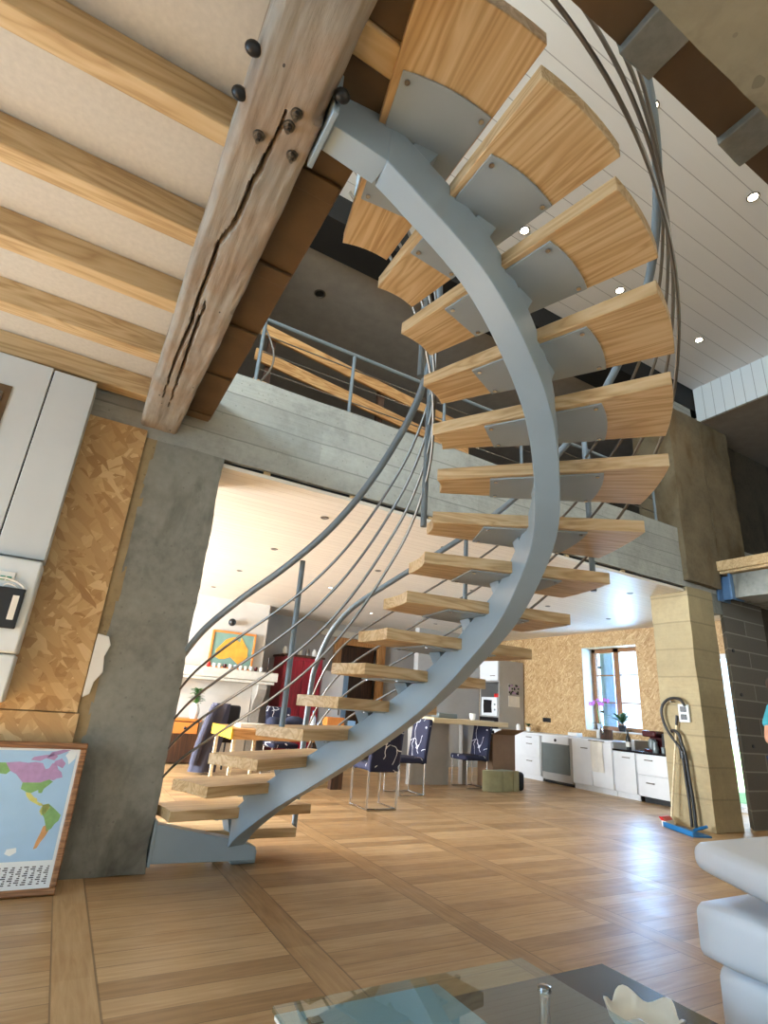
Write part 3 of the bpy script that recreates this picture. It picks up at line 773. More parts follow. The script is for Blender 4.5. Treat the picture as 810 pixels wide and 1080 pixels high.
# ------------------------------------------------------------------ left wall things
tag(obj('osb_sheet', bx((-.95, 3.775, .845), (.13, 3.80, 2.705)), 'osb', bevel=.002), 'tall OSB sheet between the white cabinet and the grey concrete pillar', 'board', 'OSB sheets on the left wall')
tag(obj('osb_sheet', bx((-1.6, 3.77, 0), (.145, 3.80, .84)), 'osb', bevel=.002), 'lower OSB sheet behind the framed map', 'board', 'OSB sheets on the left wall')
bm = BM()
pl = [(.135, .93), (.17, .95), (.178, 1.02), (.215, 1.08), (.20, 1.17), (.222, 1.24), (.20, 1.29), (.135, 1.3)]
prism(bm, [(x, 3.768, z) for x, z in pl], (0, .045, 0)); tag(obj('insulation_patch', bm, 'ceramic', bevel=.004), 'white broken insulation patch beside the grey concrete pillar', 'insulation')
bm = BM(); rough_box(bm, (.13, 3.79, 0), (.205, 3.84, LZ), (4, 3, 60), .008, 31); struct('trim_13', bm, 'mortar', 'crumbling mortar joint between OSB and the grey pillar', ang=60)
t = thing('white_cabinet', 'tall white panelled wall cabinet at the left photo edge', 'cabinet', (-.7, 3.7, 1.65))
bm = BM(); box(bm, (-1.3, 3.6, 1.655), (-.485, 3.77, 2.865)); obj('door', bm, 'panelwhite', t, bevel=.004)
bm = BM(); box(bm, (-.477, 3.6, 1.655), (-.235, 3.77, 2.855)); obj('side_panel', bm, 'panelwhite', t, bevel=.004)
bm = BM(); box(bm, (-.485, 3.62, 1.66), (-.477, 3.77, 2.85)); obj('joint', bm, 'seam', t)
bm = BM(); box(bm, (-.95, 3.594, 2.33), (-.655, 3.604, 2.66)); nf = obj('picture_window', bm, 'brownsoffit', t); nf['label'] = 'brown cut-out in the white door'
bm = BM(); box(bm, (-.9, 3.588, 2.38), (-.69, 3.596, 2.61)); obj('cut_out_frame', bm, 'inox', t)
t = thing('meter_box', 'white electricity meter box on the left wall below the white cabinet', 'meter box', (-.45, 3.7, .88))
bm = BM(); box(bm, (-.85, 3.56, 1.13), (-.235, 3.77, 1.64)); obj('housing', bm, 'plastic', t, bevel=.012)
bm = BM(); box(bm, (-.85, 3.58, .88), (-.235, 3.77, 1.125)); obj('lower_cover', bm, 'plastic', t, bevel=.01)
bm = BM(); box(bm, (-.52, 3.535, 1.255), (-.275, 3.562, 1.47)); dv = obj('meter_device', bm, 'black', t, bevel=.006); dv['label'] = 'black meter module'
bm = BM(); box(bm, (-.325, 3.530, 1.30), (-.295, 3.536, 1.43)); obj('device_label', bm, 'paper', dv)
bm = BM(); box(bm, (-.52, 3.55, 1.505), (-.345, 3.562, 1.555)); tm = obj('terminal_strip', bm, 'ceramic', t, bevel=.002)
bm = BM()
for i in range(5): box(bm, (-.50 + i * .03, 3.545, 1.506), (-.478 + i * .03, 3.551, 1.528))
obj('terminal', bm, 'greenterm', tm)
bm = BM(); tube(bm, smooth_path([(-.55, 3.55, 1.48), (-.45, 3.545, 1.51), (-.37, 3.545, 1.515), (-.30, 3.545, 1.49), (-.275, 3.548, 1.44)], 6), .006, 8); obj('cable', bm, 'ceramic', t)
bm = BM(); tube(bm, smooth_path([(-.39, 3.548, 1.46), (-.37, 3.545, 1.49), (-.33, 3.545, 1.48), (-.31, 3.548, 1.46)], 5), .005, 8); obj('cable', bm, 'ceramic', t)

# framed map leaning against the wall: built in a tilted local frame
t = thing('framed_map', 'framed world map leaning on the wall beside the grey concrete pillar', 'map', (0, 3.575, 0))
tilt = math.atan2(.165, .69); MW, MH = 1.02, .705; XR = .225
def mp(u, v, d=0.0):  # u from right edge (0) to left, v up, d out of the face
    return V((XR - u, 3.555 + v * math.sin(tilt) - d * math.cos(tilt), .0 + v * math.cos(tilt) + d * math.sin(tilt)))
def mbox(bm, u0, u1, v0, v1, d0, d1, mi=0):
    a = [mp(u0, v0, d0), mp(u1, v0, d0), mp(u1, v1, d0), mp(u0, v1, d0)]; prism(bm, a, mp(0, 0, d1) - mp(0, 0, d0), mi)
fw = .032
for a in ((0, MW, 0, fw), (0, MW, MH - fw, MH), (0, fw, fw, MH - fw), (MW - fw, MW, fw, MH - fw)):
    bm = BM(); mbox(bm, *a, -.004, .022); fr = obj('frame_rail', bm, 'framewood', t, bevel=.007, seg=3)
bm = BM()
mbox(bm, fw, MW - fw, fw, MH - fw, -.004, .006, 0)
mbox(bm, fw + .014, MW - fw - .014, .15, MH - fw - .012, .006, .0064, 1)
# map coordinates: pixel offsets taken inside the print, u to the left, v up
def land(pts, mi, dz=.0068):
    prism(bm, [mp(u, v, .0064) for u, v in pts], mp(0, 0, dz) - mp(0, 0, .0064), mi)
S = lambda pts: [(a, b) for a, b in pts]
land(S([(.37, .60), (.31, .605), (.27, .60), (.235, .605), (.20, .60), (.18, .57), (.165, .575), (.155, .60), (.135, .60), (.12, .57), (.10, .555), (.09, .53), (.115, .525), (.13, .515), (.15, .52), (.19, .505), (.27, .505), (.31, .545), (.34, .56)]), 2)
land(S([(.26, .615), (.215, .61), (.19, .625), (.15, .615), (.135, .635), (.17, .655), (.115, .67), (.08, .668), (.13, .645), (.20, .64), (.25, .63)]), 2)
land(S([(.15, .585), (.13, .59), (.10, .575), (.09, .60), (.115, .625), (.145, .61)]), 2)
land(S([(.37, .60), (.34, .56), (.355, .545), (.40, .55), (.45, .565), (.43, .60)]), 3)
land(S([(.27, .505), (.19, .505), (.15, .52), (.13, .51), (.145, .495), (.165, .475), (.17, .455), (.185, .455), (.19, .47), (.22, .455), (.24, .46), (.27, .475)]), 3)
land(S([(.245, .46), (.22, .455), (.20, .435), (.185, .43), (.18, .415), (.155, .405), (.15, .395), (.165, .395), (.195, .41), (.215, .42), (.235, .44)]), 4)
land(S([(.15, .40), (.125, .405), (.105, .39), (.085, .375), (.055, .35), (.06, .325), (.075, .31), (.085, .29), (.105, .275), (.115, .305), (.13, .34), (.15, .365)]), 3)
land(S([(.15, .40), (.125, .405), (.115, .385), (.13, .36), (.145, .35), (.16, .37)]), 4)
land(S([(.115, .305), (.095, .28), (.105, .255), (.12, .23), (.13, .205), (.145, .20), (.14, .235), (.13, .27), (.125, .30)]), 5)
land(S([(.085, .665), (.045, .67), (.05, .625), (.075, .595), (.085, .62), (.10, .64)]), 0)
land(S([(.26, .205), (.22, .21), (.215, .19), (.24, .175), (.265, .185)]), 0)
land(S([(.90, .62), (.6, .63), (.5, .58), (.56, .5), (.66, .42), (.74, .46), (.86, .44), (.93, .5)]), 4)
land(S([(.66, .30), (.58, .31), (.56, .25), (.6, .22), (.68, .25)]), 5)
for c in range(11):
    u = .052 + c * .03
    for r_ in range(9):
        l = .004 + .0022 * ((c * 5 + r_ * 7) % 4)
        mbox(bm, u, u + l * 2, .05 + r_ * .009, .055 + r_ * .009, .006, .0066, 6)
obj('map_print', bm, ['mapw', 'sea', 'mp', 'mg', 'my', 'mo', 'mtxt'], t, smooth=False)

# ------------------------------------------------------------------ foreground: coffee table, bowl, sofa
t = thing('coffee_table', 'glass coffee table with a black low shelf in the foreground', 'coffee table', (1.2, .95, 0))
bm = BM(); box(bm, (.54, .25, .388), (1.237, 1.312, .40)); obj('glass_top', bm, 'tableglass', t, bevel=.003)
bm = BM(); box(bm, (.60, .27, .376), (.955, 1.30, .386)); o = obj('reflection_panel', bm, 'palereflection', t, bevel=.002); o['label'] = 'pale blue panel painting a reflection under the clear top'  # panel added to paint the pale reflection seen in the top
bm = BM(); box(bm, (.545, .26, .378), (.598, 1.305, .386)); obj('edge_strip', bm, 'ceramic', t)
bm = BM(); lathe(bm, [(.016, .40), (.016, .405), (.008, .408)], (1.165, 1.158, 0), 14); obj('glint_disc', bm, 'chrome', t)  # chrome disc added to give the small glint on the glass
bm = BM(); box(bm, (1.04, .3, .13), (1.905, 1.612, .2)); obj('black_shelf', bm, 'blackgloss', t, bevel=.004)
for x, y in ((1.25, .45), (1.25, 1.5), (1.8, .45), (1.8, 1.5)): obj('foot', bx((x, y, 0), (x + .07, y + .07, .13)), 'blackgloss', t, bevel=.004)
for x, y in ((1.165, 1.158), (1.165, .4)):
    bm = BM(); lathe(bm, [(.012, .2), (.012, .388)], (x, y, 0), 14); obj('chrome_spacer', bm, 'chrome', t)
for x, y in ((.6, .32), (.6, 1.24)):
    bm = BM(); box(bm, (x, y, 0), (x + .03, y + .03, .388)); obj('leg', bm, 'chrome', t, bevel=.003)
t = thing('scalloped_bowl', 'ivory bowl with a wavy rim on the black table shelf', 'bowl', (1.60, 1.22, .2))
bm = BM(); rings = []
for r_, z in ((.035, .0), (.066, .012), (.088, .035), (.098, .06), (.09, .06), (.08, .035), (.058, .02), (.01, .014)):
    ring_ = []
    for k in range(48):
        a = 2 * PI * k / 48; w = math.cos(5 * a) if z > .03 else 0
        rr = r_ * (1 + .10 * w * (z / .075)); zz = z + (.012 * math.cos(5 * a + .4) if z > .05 else .004 * w)
        ring_.append((1.60 + rr * math.cos(a), 1.22 + rr * math.sin(a), .2015 + zz * 1.15 if z > 0 else .2015))
    rings.append(ring_)
loft(bm, rings); obj('bowl_body', bm, 'wax', t, ang=80)

def cushion(a, b, r, n=8, puff=.0):
    """rounded box mesh"""
    bm = BM(); a, b = V(a), V(b); c = (a + b) / 2; h = (b - a) / 2; N = 14; idx = {}
    def vt(p):
        key = tuple(round(x, 4) for x in p)
        if key not in idx:
            q = V((max(-h.x + r, min(h.x - r, p.x)), max(-h.y + r, min(h.y - r, p.y)), max(-h.z + r, min(h.z - r, p.z))))
            d = p - q
            if d.length > 0: d = d.normalized() * r
            s = q + d
            s.z += puff * (1 - (p.x / h.x) ** 2) * (1 - (p.y / h.y) ** 2) * (1 if p.z > 0 else -.0)
            idx[key] = bm.verts.new(c + s)
        return idx[key]
    g = lambda i: -1 + 2 * i / N
    for ax in range(3):
        for sgn in (-1, 1):
            for i in range(N):
                for j in range(N):
                    q = []
                    for (u, v) in ((i, j), (i + 1, j), (i + 1, j + 1), (i, j + 1)):
                        p = [0, 0, 0]; p[ax] = sgn; p[(ax + 1) % 3] = g(u); p[(ax + 2) % 3] = g(v)
                        # concentrate rows near the edges
                        p = [math.copysign(abs(x) ** .7, x) for x in p]
                        q.append(vt(V((p[0] * h.x, p[1] * h.y, p[2] * h.z))))
                    face(bm, q)
    return bm
t = thing('sofa', 'white leather sofa cut off by the right photo edge', 'sofa', (2.5, .7, 0))
obj('base', cushion((2.125, -.7, .03), (3.0, 1.35, .285), .07), 'leather', t, ang=80)
bm = cushion((2.085, -.72, .272), (3.02, 1.37, .452), .045, puff=.015); obj('seat_cushion', bm, 'leather', t, ang=80)
bm = cushion((2.10, .80, .535), (2.80, 1.375, .625), .042, puff=.01)
for v in bm.verts: v.co.x += (v.co.y - 1.33) * .6
obj('arm_cushion', bm, 'leather', t, ang=80)
bm = BM(); box(bm, (2.35, .95, .44), (2.5, 1.25, .56)); obj('arm_support', bm, 'leather', t, bevel=.02)
obj('backrest', cushion((2.85, -.72, .40), (3.1, 1.38, .74), .08), 'leather', t, ang=80)
for x, y in ((2.25, -.55), (2.25, 1.2), (2.85, -.55), (2.85, 1.2)): obj('foot', bx((x, y, 0), (x + .05, y + .05, .04)), 'chrome', t)

# ------------------------------------------------------------------ right pillar things
PX = 6.345
t = thing('power_socket', 'white double power socket on the ochre concrete pillar', 'socket', (PX, 3.99, 1.18))
bm = BM(); box(bm, (PX - .02, 3.925, 1.09), (PX + .01, 4.05, 1.285)); obj('plate', bm, 'plastic', t, bevel=.006)
for z in (1.115, 1.2):
    bm = BM(); box(bm, (PX - .027, 3.95, z), (PX - .017, 4.025, z + .06)); obj('outlet', bm, 'black', t, bevel=.008)
t = thing('vacuum_hose', 'black vacuum hose hanging in a loop on the ochre concrete pillar', 'hose', (PX - .05, 4.03, 0))
hp = [(3.95, 1.27), (3.99, 1.33), (4.07, 1.35), (4.16, 1.325), (4.225, 1.26), (4.245, 1.17), (4.225, 1.06), (4.17, .95), (4.10, .86), (4.06, .80), (4.04, .7), (4.03, .5), (4.02, .3), (4.02, .02)]
bm = BM(); tube(bm, smooth_path([(PX - .045, y, z) for y, z in hp], 8), .016, 10); obj('hose_tube', bm, 'black', t)
hp = [(4.14, .98), (4.10, .99), (4.05, .95), (4.03, .86), (4.0, .74), (3.985, .5), (3.97, .25), (3.97, .02)]
bm = BM(); tube(bm, smooth_path([(PX - .055, y, z) for y, z in hp], 8), .018, 10); obj('hose_tube', bm, 'black', t)
bm = BM(); tube(bm, [(PX - .05, 4.03, .78), (PX - .05, 4.03, .70)], .035, 12); obj('hose_strap', bm, 'black', t)
bm = BM(); tube(bm, [(PX + .01, 4.1, 1.31), (PX - .075, 4.1, 1.31)], .008, 8); obj('wall_hook', bm, 'inox', t)
t = thing('broom', 'broom with a pale wooden stick leaning on the ochre pillar', 'broom', (6.2, 4.25, 0))
bm = BM(); tube(bm, [(6.24, 4.21, .09), (6.325, 4.075, 1.14)], .011, 10); obj('stick', bm, 'palewood', t)
bm = BM(); tube(bm, [(6.318, 4.087, 1.05), (6.327, 4.073, 1.16)], .015, 10); obj('grip', bm, 'black', t)
bm = BM(); prism(bm, [(6.07, 4.22, .05), (6.29, 4.27, .05), (6.28, 4.30, .09), (6.06, 4.25, .09)], (0, -.045, 0)); obj('head', bm, 'redplastic', t, bevel=.008)
bm = BM(); prism(bm, [(6.06, 4.21, 0), (6.30, 4.265, 0), (6.29, 4.275, .055), (6.07, 4.22, .055)], (0, -.05, 0)); obj('bristles', bm, 'ceramic', t)
t = thing('dustpan', 'blue dustpan on the floor at the foot of the ochre pillar', 'dustpan', (6.0, 4.0, 0))
bm = BM(); prism(bm, [(6.06, 4.20, 0), (5.84, 3.73, 0), (6.05, 3.66, 0), (6.25, 4.12, 0)], (0, 0, .015)); prism(bm, [(6.06, 4.20, 0), (5.84, 3.73, 0), (5.86, 3.725, 0), (6.08, 4.195, 0)], (0, 0, .05)); obj('pan', bm, 'blue', t, bevel=.003)
bm = BM(); tube(bm, [(6.14, 3.9, .02), (6.28, 3.84, .06)], .016, 8); obj('handle', bm, 'blue', t)

# ------------------------------------------------------------------ kitchen
FX = 7.6
def handle(par, y, z, w=.11):
    bm = BM(); tube(bm, [(FX - .022, y - w / 2, z), (FX - .045, y - w / 2, z), (FX - .045, y + w / 2, z), (FX - .022, y + w / 2, z)], .007, 8); obj('handle', bm, 'inox', par)
def cabinet(label, y0, y1, ztop, fronts, zb=.075, plinth=True):
    t = thing('kitchen_cabinet', label, 'cabinet', ((FX + 8.2) / 2, (y0 + y1) / 2, 0), group='white kitchen base cabinets')
    obj('carcass', bx((FX, y0 + .002, zb), (8.2, y1 - .002, ztop)), 'white', t, bevel=.002)
    for kind, a, b, z0, z1, hs in fronts:
        d = obj(kind, bx((FX - .022, a + .004, z0 + .003), (FX - .001, b - .004, z1 - .003)), 'white', t, bevel=.003)
        for hy, hz in hs: handle(d, hy, hz)
    if plinth: obj('plinth', bx((FX + .03, y0, 0), (FX + .05, y1, zb)), 'white', t)
    return t
cabinet('white kitchen drawer cabinet at the far end beside the dishwasher', 7.49, 8.72, .735, [('drawer', 7.5, 8.7, .64, .735, [(7.75, .69), (8.45, .69)]), ('drawer', 7.5, 8.7, .37, .64, [(7.75, .58), (8.45, .58)]), ('drawer', 7.5, 8.7, .08, .37, [(7.75, .3), (8.45, .3)])])
t = thing('dishwasher', 'stainless dishwasher with a white control strip under the worktop', 'dishwasher', (7.9, 7.13, 0))
obj('body', bx((FX, 6.80, .05), (8.2, 7.47, .735)), 'greycab', t)
obj('control_panel', bx((FX - .022, 6.85, .63), (FX, 7.45, .735)), 'white', t, bevel=.003)
d = obj('door', bx((FX - .024, 6.85, .17), (FX, 7.45, .625)), 'stainless', t, bevel=.003)
obj('kick_plate', bx((FX + .02, 6.85, .06), (FX + .04, 7.45, .165)), 'stainless', t); obj('plinth', bx((FX + .05, 6.82, 0), (FX + .06, 7.46, .06)), 'black', t)
bm = BM(); lathe(bm, [(.025, -.012), (.025, 0)], (FX - .022, 7.13, .685), 12, 0, 'x'); obj('knob', bm, 'black', t)
cabinet('white two-door sink cabinet under the kitchen window', 5.99, 6.79, .735, [('door', 6.39, 6.78, .08, .735, [(6.52, .62)]), ('door', 6.0, 6.39, .08, .735, [])])
cabinet('white single-door low cabinet beside the sink cabinet', 5.60, 5.98, .635, [('door', 5.605, 5.975, .08, .63, [(5.75, .56)])])
cabinet('white two-drawer low cabinet next to the ochre pillar', 4.98, 5.59, .635, [('drawer', 4.985, 5.585, .36, .63, [(5.38, .56)]), ('drawer', 4.985, 5.585, .08, .36, [(5.38, .26)])], plinth=False)
obj('plinth', bx((FX + .06, 5.0, 0), (FX + .08, 5.55, .075)), 'black', bpy.data.objects['kitchen_cabinet.003'])
t = thing('worktop', 'long white kitchen worktop under the window', 'worktop', (8.0, 7.3, .735))
bm = BM(); box(bm, (FX - .03, 5.985, .735), (8.45, 8.74, .765)); obj('slab', bm, 'white', t, bevel=.004)
bm = BM(); box(bm, (FX + .12, 6.15, .764), (8.1, 6.75, .768)); obj('sink_rim', bm, 'stainless', t, bevel=.002)
tag(obj('low_worktop', bx((FX - .03, 4.95, .637), (8.45, 5.984, .665)), 'blackgloss', bevel=.003), 'low black worktop beside the ochre pillar', 'worktop')
tag(obj('splash_panel', bx((8.0, 5.9, .666), (8.44, 5.982, .80)), 'greycab', bevel=.003), 'grey upstand at the step between the two worktops', 'panel')
t = thing('tap', 'white kitchen tap on the worktop before the window', 'tap', (8.15, 6.65, .768))
bm = BM(); tube(bm, smooth_path([(8.15, 6.65, .766), (8.15, 6.65, .9), (8.1, 6.6, .95), (8.0, 6.5, .92), (7.93, 6.42, .86)], 6), .014, 10); obj('spout', bm, 'chrome', t)
bm = BM(); box(bm, (8.12, 6.66, .766), (8.2, 6.72, .9)); obj('lever', bm, 'ceramic', t, bevel=.01)
# towel on sink cabinet door
t = thing('tea_towel', 'white tea towel hanging on the sink cabinet door', 'towel', (FX - .04, 6.25, .3))
bm = BM(); rows = []
for j in range(13):
    z = .74 - j * .037; rows.append([(FX - .034 - .006 * math.sin(i * 1.3 + j * .1), 6.38 - i * .025 + .01 * math.sin(j * .4), z) for i in range(10)])
g = [[bm.verts.new(p) for p in r_] for r_ in rows]
g2 = [[bm.verts.new((p[0] - .006, p[1], p[2])) for p in r_] for r_ in rows]
for j in range(12):
    for i in range(9):
        face(bm, [g[j][i], g[j][i + 1], g[j + 1][i + 1], g[j + 1][i]]); face(bm, [g2[j][i], g2[j + 1][i], g2[j + 1][i + 1], g2[j][i + 1]])
obj('cloth', bm, 'paper', t, ang=80)
bm = BM(); tube(bm, [(FX - .038, 6.42, .745), (FX - .038, 6.12, .745)], .008, 8); obj('towel_rail', bm, 'inox', t)
# small kitchen objects
def lathe_thing(name, label, cat, prof, loc, mat, extra=None, group=None, n=16):
    t = thing(name, label, cat, loc, group=group)
    bm = BM(); lathe(bm, prof, (0, 0, 0), n); obj('body', bm, mat, t, local=True, ang=40)
    if extra:
        for nm, fn, m in extra:
            bm = BM(); fn(bm); obj(nm, bm, m, t, local=True, ang=40)
    return t
BOT = [(.035, 0), (.037, .01), (.037, .15), (.03, .18), (.014, .21), (.013, .27), (.015, .275), (.015, .29)]
lathe_thing('wine_bottle', 'dark wine bottle on the low black worktop', 'bottle', BOT, (7.72, 5.8, .665), 'black', [('label', lambda b: lathe(b, [(.038, .04), (.038, .11)]), 'paper')])
t = thing('coffee_machine', 'maroon coffee machine on the low black worktop', 'coffee machine', (7.95, 5.5, .665))
bm = BM(); box(bm, (7.83, 5.40, .666), (8.1, 5.62, .70)); obj('base', bm, 'maroon', t, bevel=.01)
bm = BM(); box(bm, (7.98, 5.40, .70), (8.1, 5.62, .92)); obj('tower', bm, 'maroon', t, bevel=.015)
bm = BM(); box(bm, (7.80, 5.40, .87), (8.1, 5.62, .96)); obj('head', bm, 'maroon', t, bevel=.02)
bm = BM(); lathe(bm, [(.05, 0), (.06, .05), (.055, .12), (.045, .14)], (7.88, 5.51, .705), 16); obj('jug', bm, 'stainless', t)
t = thing('capsule_machine', 'black and red capsule machine on the low black worktop', 'coffee machine', (7.95, 5.22, .665))
bm = BM(); box(bm, (7.85, 5.16, .666), (8.12, 5.34, .93)); obj('body', bm, 'black', t, bevel=.02)
bm = BM(); box(bm, (7.80, 5.10, .78), (8.0, 5.20, .97)); obj('water_tank', bm, 'redplastic', t, bevel=.02)
bm = BM(); lathe(bm, [(.03, 0), (.032, .08)], (7.78, 5.27, .668), 12); obj('cup', bm, 'stainless', t)
lathe_thing('carafe', 'small glass carafe between the two coffee machines', 'carafe', [(.04, 0), (.05, .05), (.03, .12), (.035, .15)], (7.76, 5.38, .665), 'stainless')
def leaf(bm, p0, d, l, w, droop=.3):
    p0 = V(p0); d = V(d).normalized(); s = d.cross(V((0, 0, 1)))
    s = s.normalized() if s.length > .01 else V((1, 0, 0)); rows = []
    for i in range(6):
        f = i / 5; c = p0 + d * l * f - V((0, 0, 1)) * droop * l * f * f; ww = w * math.sin(PI * (.08 + .9 * f)) / 2
        rows.append((bm.verts.new(c - s * ww + V((0, 0, .15 * ww))), bm.verts.new(c), bm.verts.new(c + s * ww + V((0, 0, .15 * ww)))))
    for a, b in zip(rows, rows[1:]): face(bm, [a[0], a[1], b[1], b[0]]); face(bm, [a[1], a[2], b[2], b[1]])
def plant(name, label, loc, potp, potm, n, l, w, up, mat, seed, trunk=0.0):
    rnd = random.Random(seed); t = thing(name, label, 'plant', loc)
    bm = BM(); lathe(bm, potp, (0, 0, 0), 18); obj('pot', bm, potm, t, local=True)
    top = potp[-1][1]
    bm = BM()
    for i in range(n):
        a = 2 * PI * i / n + rnd.random(); u = up * (.5 + rnd.random())
        leaf(bm, (0, 0, top + trunk * rnd.random()), (math.cos(a), math.sin(a), u), l * (.7 + .5 * rnd.random()), w, .35)
    obj('leaves', bm, mat, t, local=True, ang=80); return t
window_sill = struct('trim_14', bx((8.44, 6.07, .88), (8.86, 7.2, .905)), 'wall', 'inner sill of the kitchen window', bevel=.004)
pt = plant('orchid', 'orchid with purple flowers on the kitchen window sill', (8.55, 6.98, .905), [(.04, 0), (.05, .08), (.055, .1)], 'clearplastic', 6, .16, .05, .5, 'darkgreen', 3)
bm = BM(); tube(bm, smooth_path([(0, 0, .1), (.0, .03, .3), (-.03, .06, .44), (-.06, .02, .48), (-.08, -.18, .46)], 6), .006, 8); obj('stem', bm, 'green', pt, local=True)
bm = BM(); rnd = random.Random(4)
for i in range(9):
    c = V((-.06 + rnd.uniform(-.03, .03), .12 - .045 * i, .46 + rnd.uniform(-.04, .05)))
    for a in range(5): ball(bm, c + V((-.01, .022 * math.cos(a * 1.256), .022 * math.sin(a * 1.256))), .017, 0, 8, (.4, 1, 1))
obj('flowers', bm, 'pink', pt, local=True)
plant('potted_plant', 'leafy green plant in a black pot on the kitchen window sill', (8.52, 6.5, .905), [(.05, 0), (.065, .07), (.07, .1)], 'black', 12, .34, .07, 1.0, 'darkgreen', 8, .12)
plant('potted_herb', 'small green herb on the worktop by the OSB wall', (8.15, 8.35, .7655), [(.04, 0), (.05, .07), (.052, .08)], 'ceramic', 12, .12, .04, 1.0, 'darkgreen', 12, .04)
lathe_thing('storage_jar', 'small white jar in front of the herb on the worktop', 'jar', [(.04, 0), (.042, .09), (.03, .1), (.03, .12)], (7.95, 8.42, .765), 'ceramic')
tag(obj('soap_dish', bx((7.9, 6.95, .766), (8.05, 7.15, .83)), 'ceramic', bevel=.012), 'white box on the worktop left of the sink', 'box')
tag(obj('light_switch', bx((8.435, 8.05, .96), (8.455, 8.25, 1.04)), 'black', bevel=.006), 'black wall switch on the OSB kitchen wall', 'switch')
tag(obj('chopping_board', bx((8.05, 6.35, .769), (8.08, 6.58, .92)), 'darkwood', bevel=.006), 'dark board leaning behind the sink', 'board')
# tall unit with microwave
TX = 7.75
t = thing('tall_kitchen_unit', 'tall grey-sided oven unit at the end of the kitchen', 'cabinet', (8.1, 9.0, 0))
bm = BM(); box(bm, (TX, 8.75, 0), (8.42, 8.77, 2.1)); sp = obj('side_panel', bm, 'greycab', t, bevel=.002)
bm = BM(); box(bm, (TX, 9.32, 0), (8.42, 9.34, 2.1)); box(bm, (8.38, 8.77, 0), (8.42, 9.32, 2.1)); box(bm, (TX, 8.77, 2.08), (8.42, 9.32, 2.1)); box(bm, (TX, 8.77, .98), (8.38, 9.32, 1.0)); box(bm, (TX, 8.77, 1.66), (8.38, 9.32, 1.68)); box(bm, (TX, 8.77, 0), (8.38, 9.32, .05)); obj('carcass', bm, 'greycab', t)
d = obj('upper_door', bx((TX - .02, 8.77, 1.685), (TX, 9.33, 2.09)), 'white', t, bevel=.003)
bm = BM(); tube(bm, [(TX - .02, 8.85, 1.78), (TX - .045, 8.85, 1.78), (TX - .045, 8.97, 1.78), (TX - .02, 8.97, 1.78)], .007, 8); obj('handle', bm, 'inox', d)
d = obj('oven_door', bx((TX - .02, 8.77, .45), (TX, 9.33, .975)), 'blackgloss', t, bevel=.004)
bm = BM(); tube(bm, [(TX - .02, 8.85, .9), (TX - .055, 8.85, .9), (TX - .055, 9.25, .9), (TX - .02, 9.25, .9)], .009, 8); obj('handle', bm, 'chrome', d)
obj('lower_door', bx((TX - .02, 8.77, .06), (TX, 9.33, .44)), 'white', t, bevel=.003)
t = thing('microwave', 'white microwave in the niche of the tall kitchen unit', 'microwave', (8.0, 9.0, 1.0))
obj('body', bx((7.73, 8.79, 1.001), (8.2, 9.28, 1.36)), 'white', t, bevel=.008)
bm = BM(); prism(bm, [(7.728, 8.94, 1.06), (7.728, 9.19, 1.05), (7.728, 9.2, 1.19), (7.728, 9.19, 1.31), (7.728, 8.94, 1.30), (7.728, 8.955, 1.18)], (-.006, 0, 0)); obj('door_window', bm, 'blackgloss', t)
bm = BM()
for z in (1.12, 1.22): lathe(bm, [(.018, -.015), (.018, 0)], (7.73, 8.85, z), 10, 0, 'x')
obj('knob', bm, 'stainless', t)
tag(obj('folded_cloth', bx((7.78, 8.82, 1.36), (8.0, 8.95, 1.44)), 'redplastic', bevel=.02), 'red folded cloth on top of the white microwave', 'cloth')
t = thing('wall_calendar', 'wall calendar hanging on the grey side of the tall unit', 'calendar', (8.15, 8.745, 1.2))
obj('sheet', bx((8.0, 8.742, 1.2), (8.3, 8.749, 1.41)), 'paper', t); 
bm = BM(); box(bm, (8.0, 8.740, 1.415), (8.3, 8.749, 1.65), 0); rnd = random.Random(5)
for i in range(26):
    x, z = rnd.uniform(8.0, 8.26), rnd.uniform(1.42, 1.61); box(bm, (x, 8.738, z), (x + .04, 8.7405, z + .035), 1 if i % 3 else 2)
obj('picture', bm, ['greycab', 'black', 'mp'], t, smooth=False)

# bar counter
t = thing('bar_counter', 'pale wooden bar counter on grey panels in the kitchen', 'counter', (5.2, 6.8, 0))
obj('slab', bx((4.5, 6.38, .855), (5.83, 7.25, .92)), 'palewood', t, bevel=.004)
obj('support_panel', bx((4.62, 7.1, 0), (5.3, 7.2, .855)), 'greycab', t); obj('support_panel', bx((5.6, 7.15, 0), (5.7, 7.25, .855)), 'greycab', t)
tag(obj('tea_tray', bx((4.95, 6.9, .92), (5.3, 7.1, .99)), 'stainless', bevel=.012), 'metal tray standing on the bar counter', 'tray')
lathe_thing('cup', 'white cup on the bar counter', 'cup', [(.03, 0), (.045, .03), (.05, .09), (.046, .09), (.04, .03)], (5.42, 6.7, .92), 'ceramic')
t = thing('cardboard_box', 'open cardboard box standing by the right end of the bar counter', 'box', (6.05, 6.9, .0))
bm = BM(); box(bm, (5.85, 6.75, 0), (6.3, 7.1, .74)); obj('carton', bm, 'card', t, bevel=.004)
bm = BM(); prism(bm, [(5.85, 6.75, .74), (6.3, 6.75, .74), (6.34, 6.58, .82), (5.89, 6.58, .82)], (0, 0, .006)); obj('flap', bm, 'card', t)
t = thing('storage_crate', 'olive wooden crate on the floor by the kitchen drawers', 'crate', (5.8, 6.6, 0))
bm = BM(); prism(bm, [(5.46, 6.52, 0), (5.66, 6.42, 0), (6.12, 6.48, 0), (5.95, 6.66, 0)], (0, 0, .27)); obj('body', bm, 'olive', t, bevel=.006)
bm = BM()
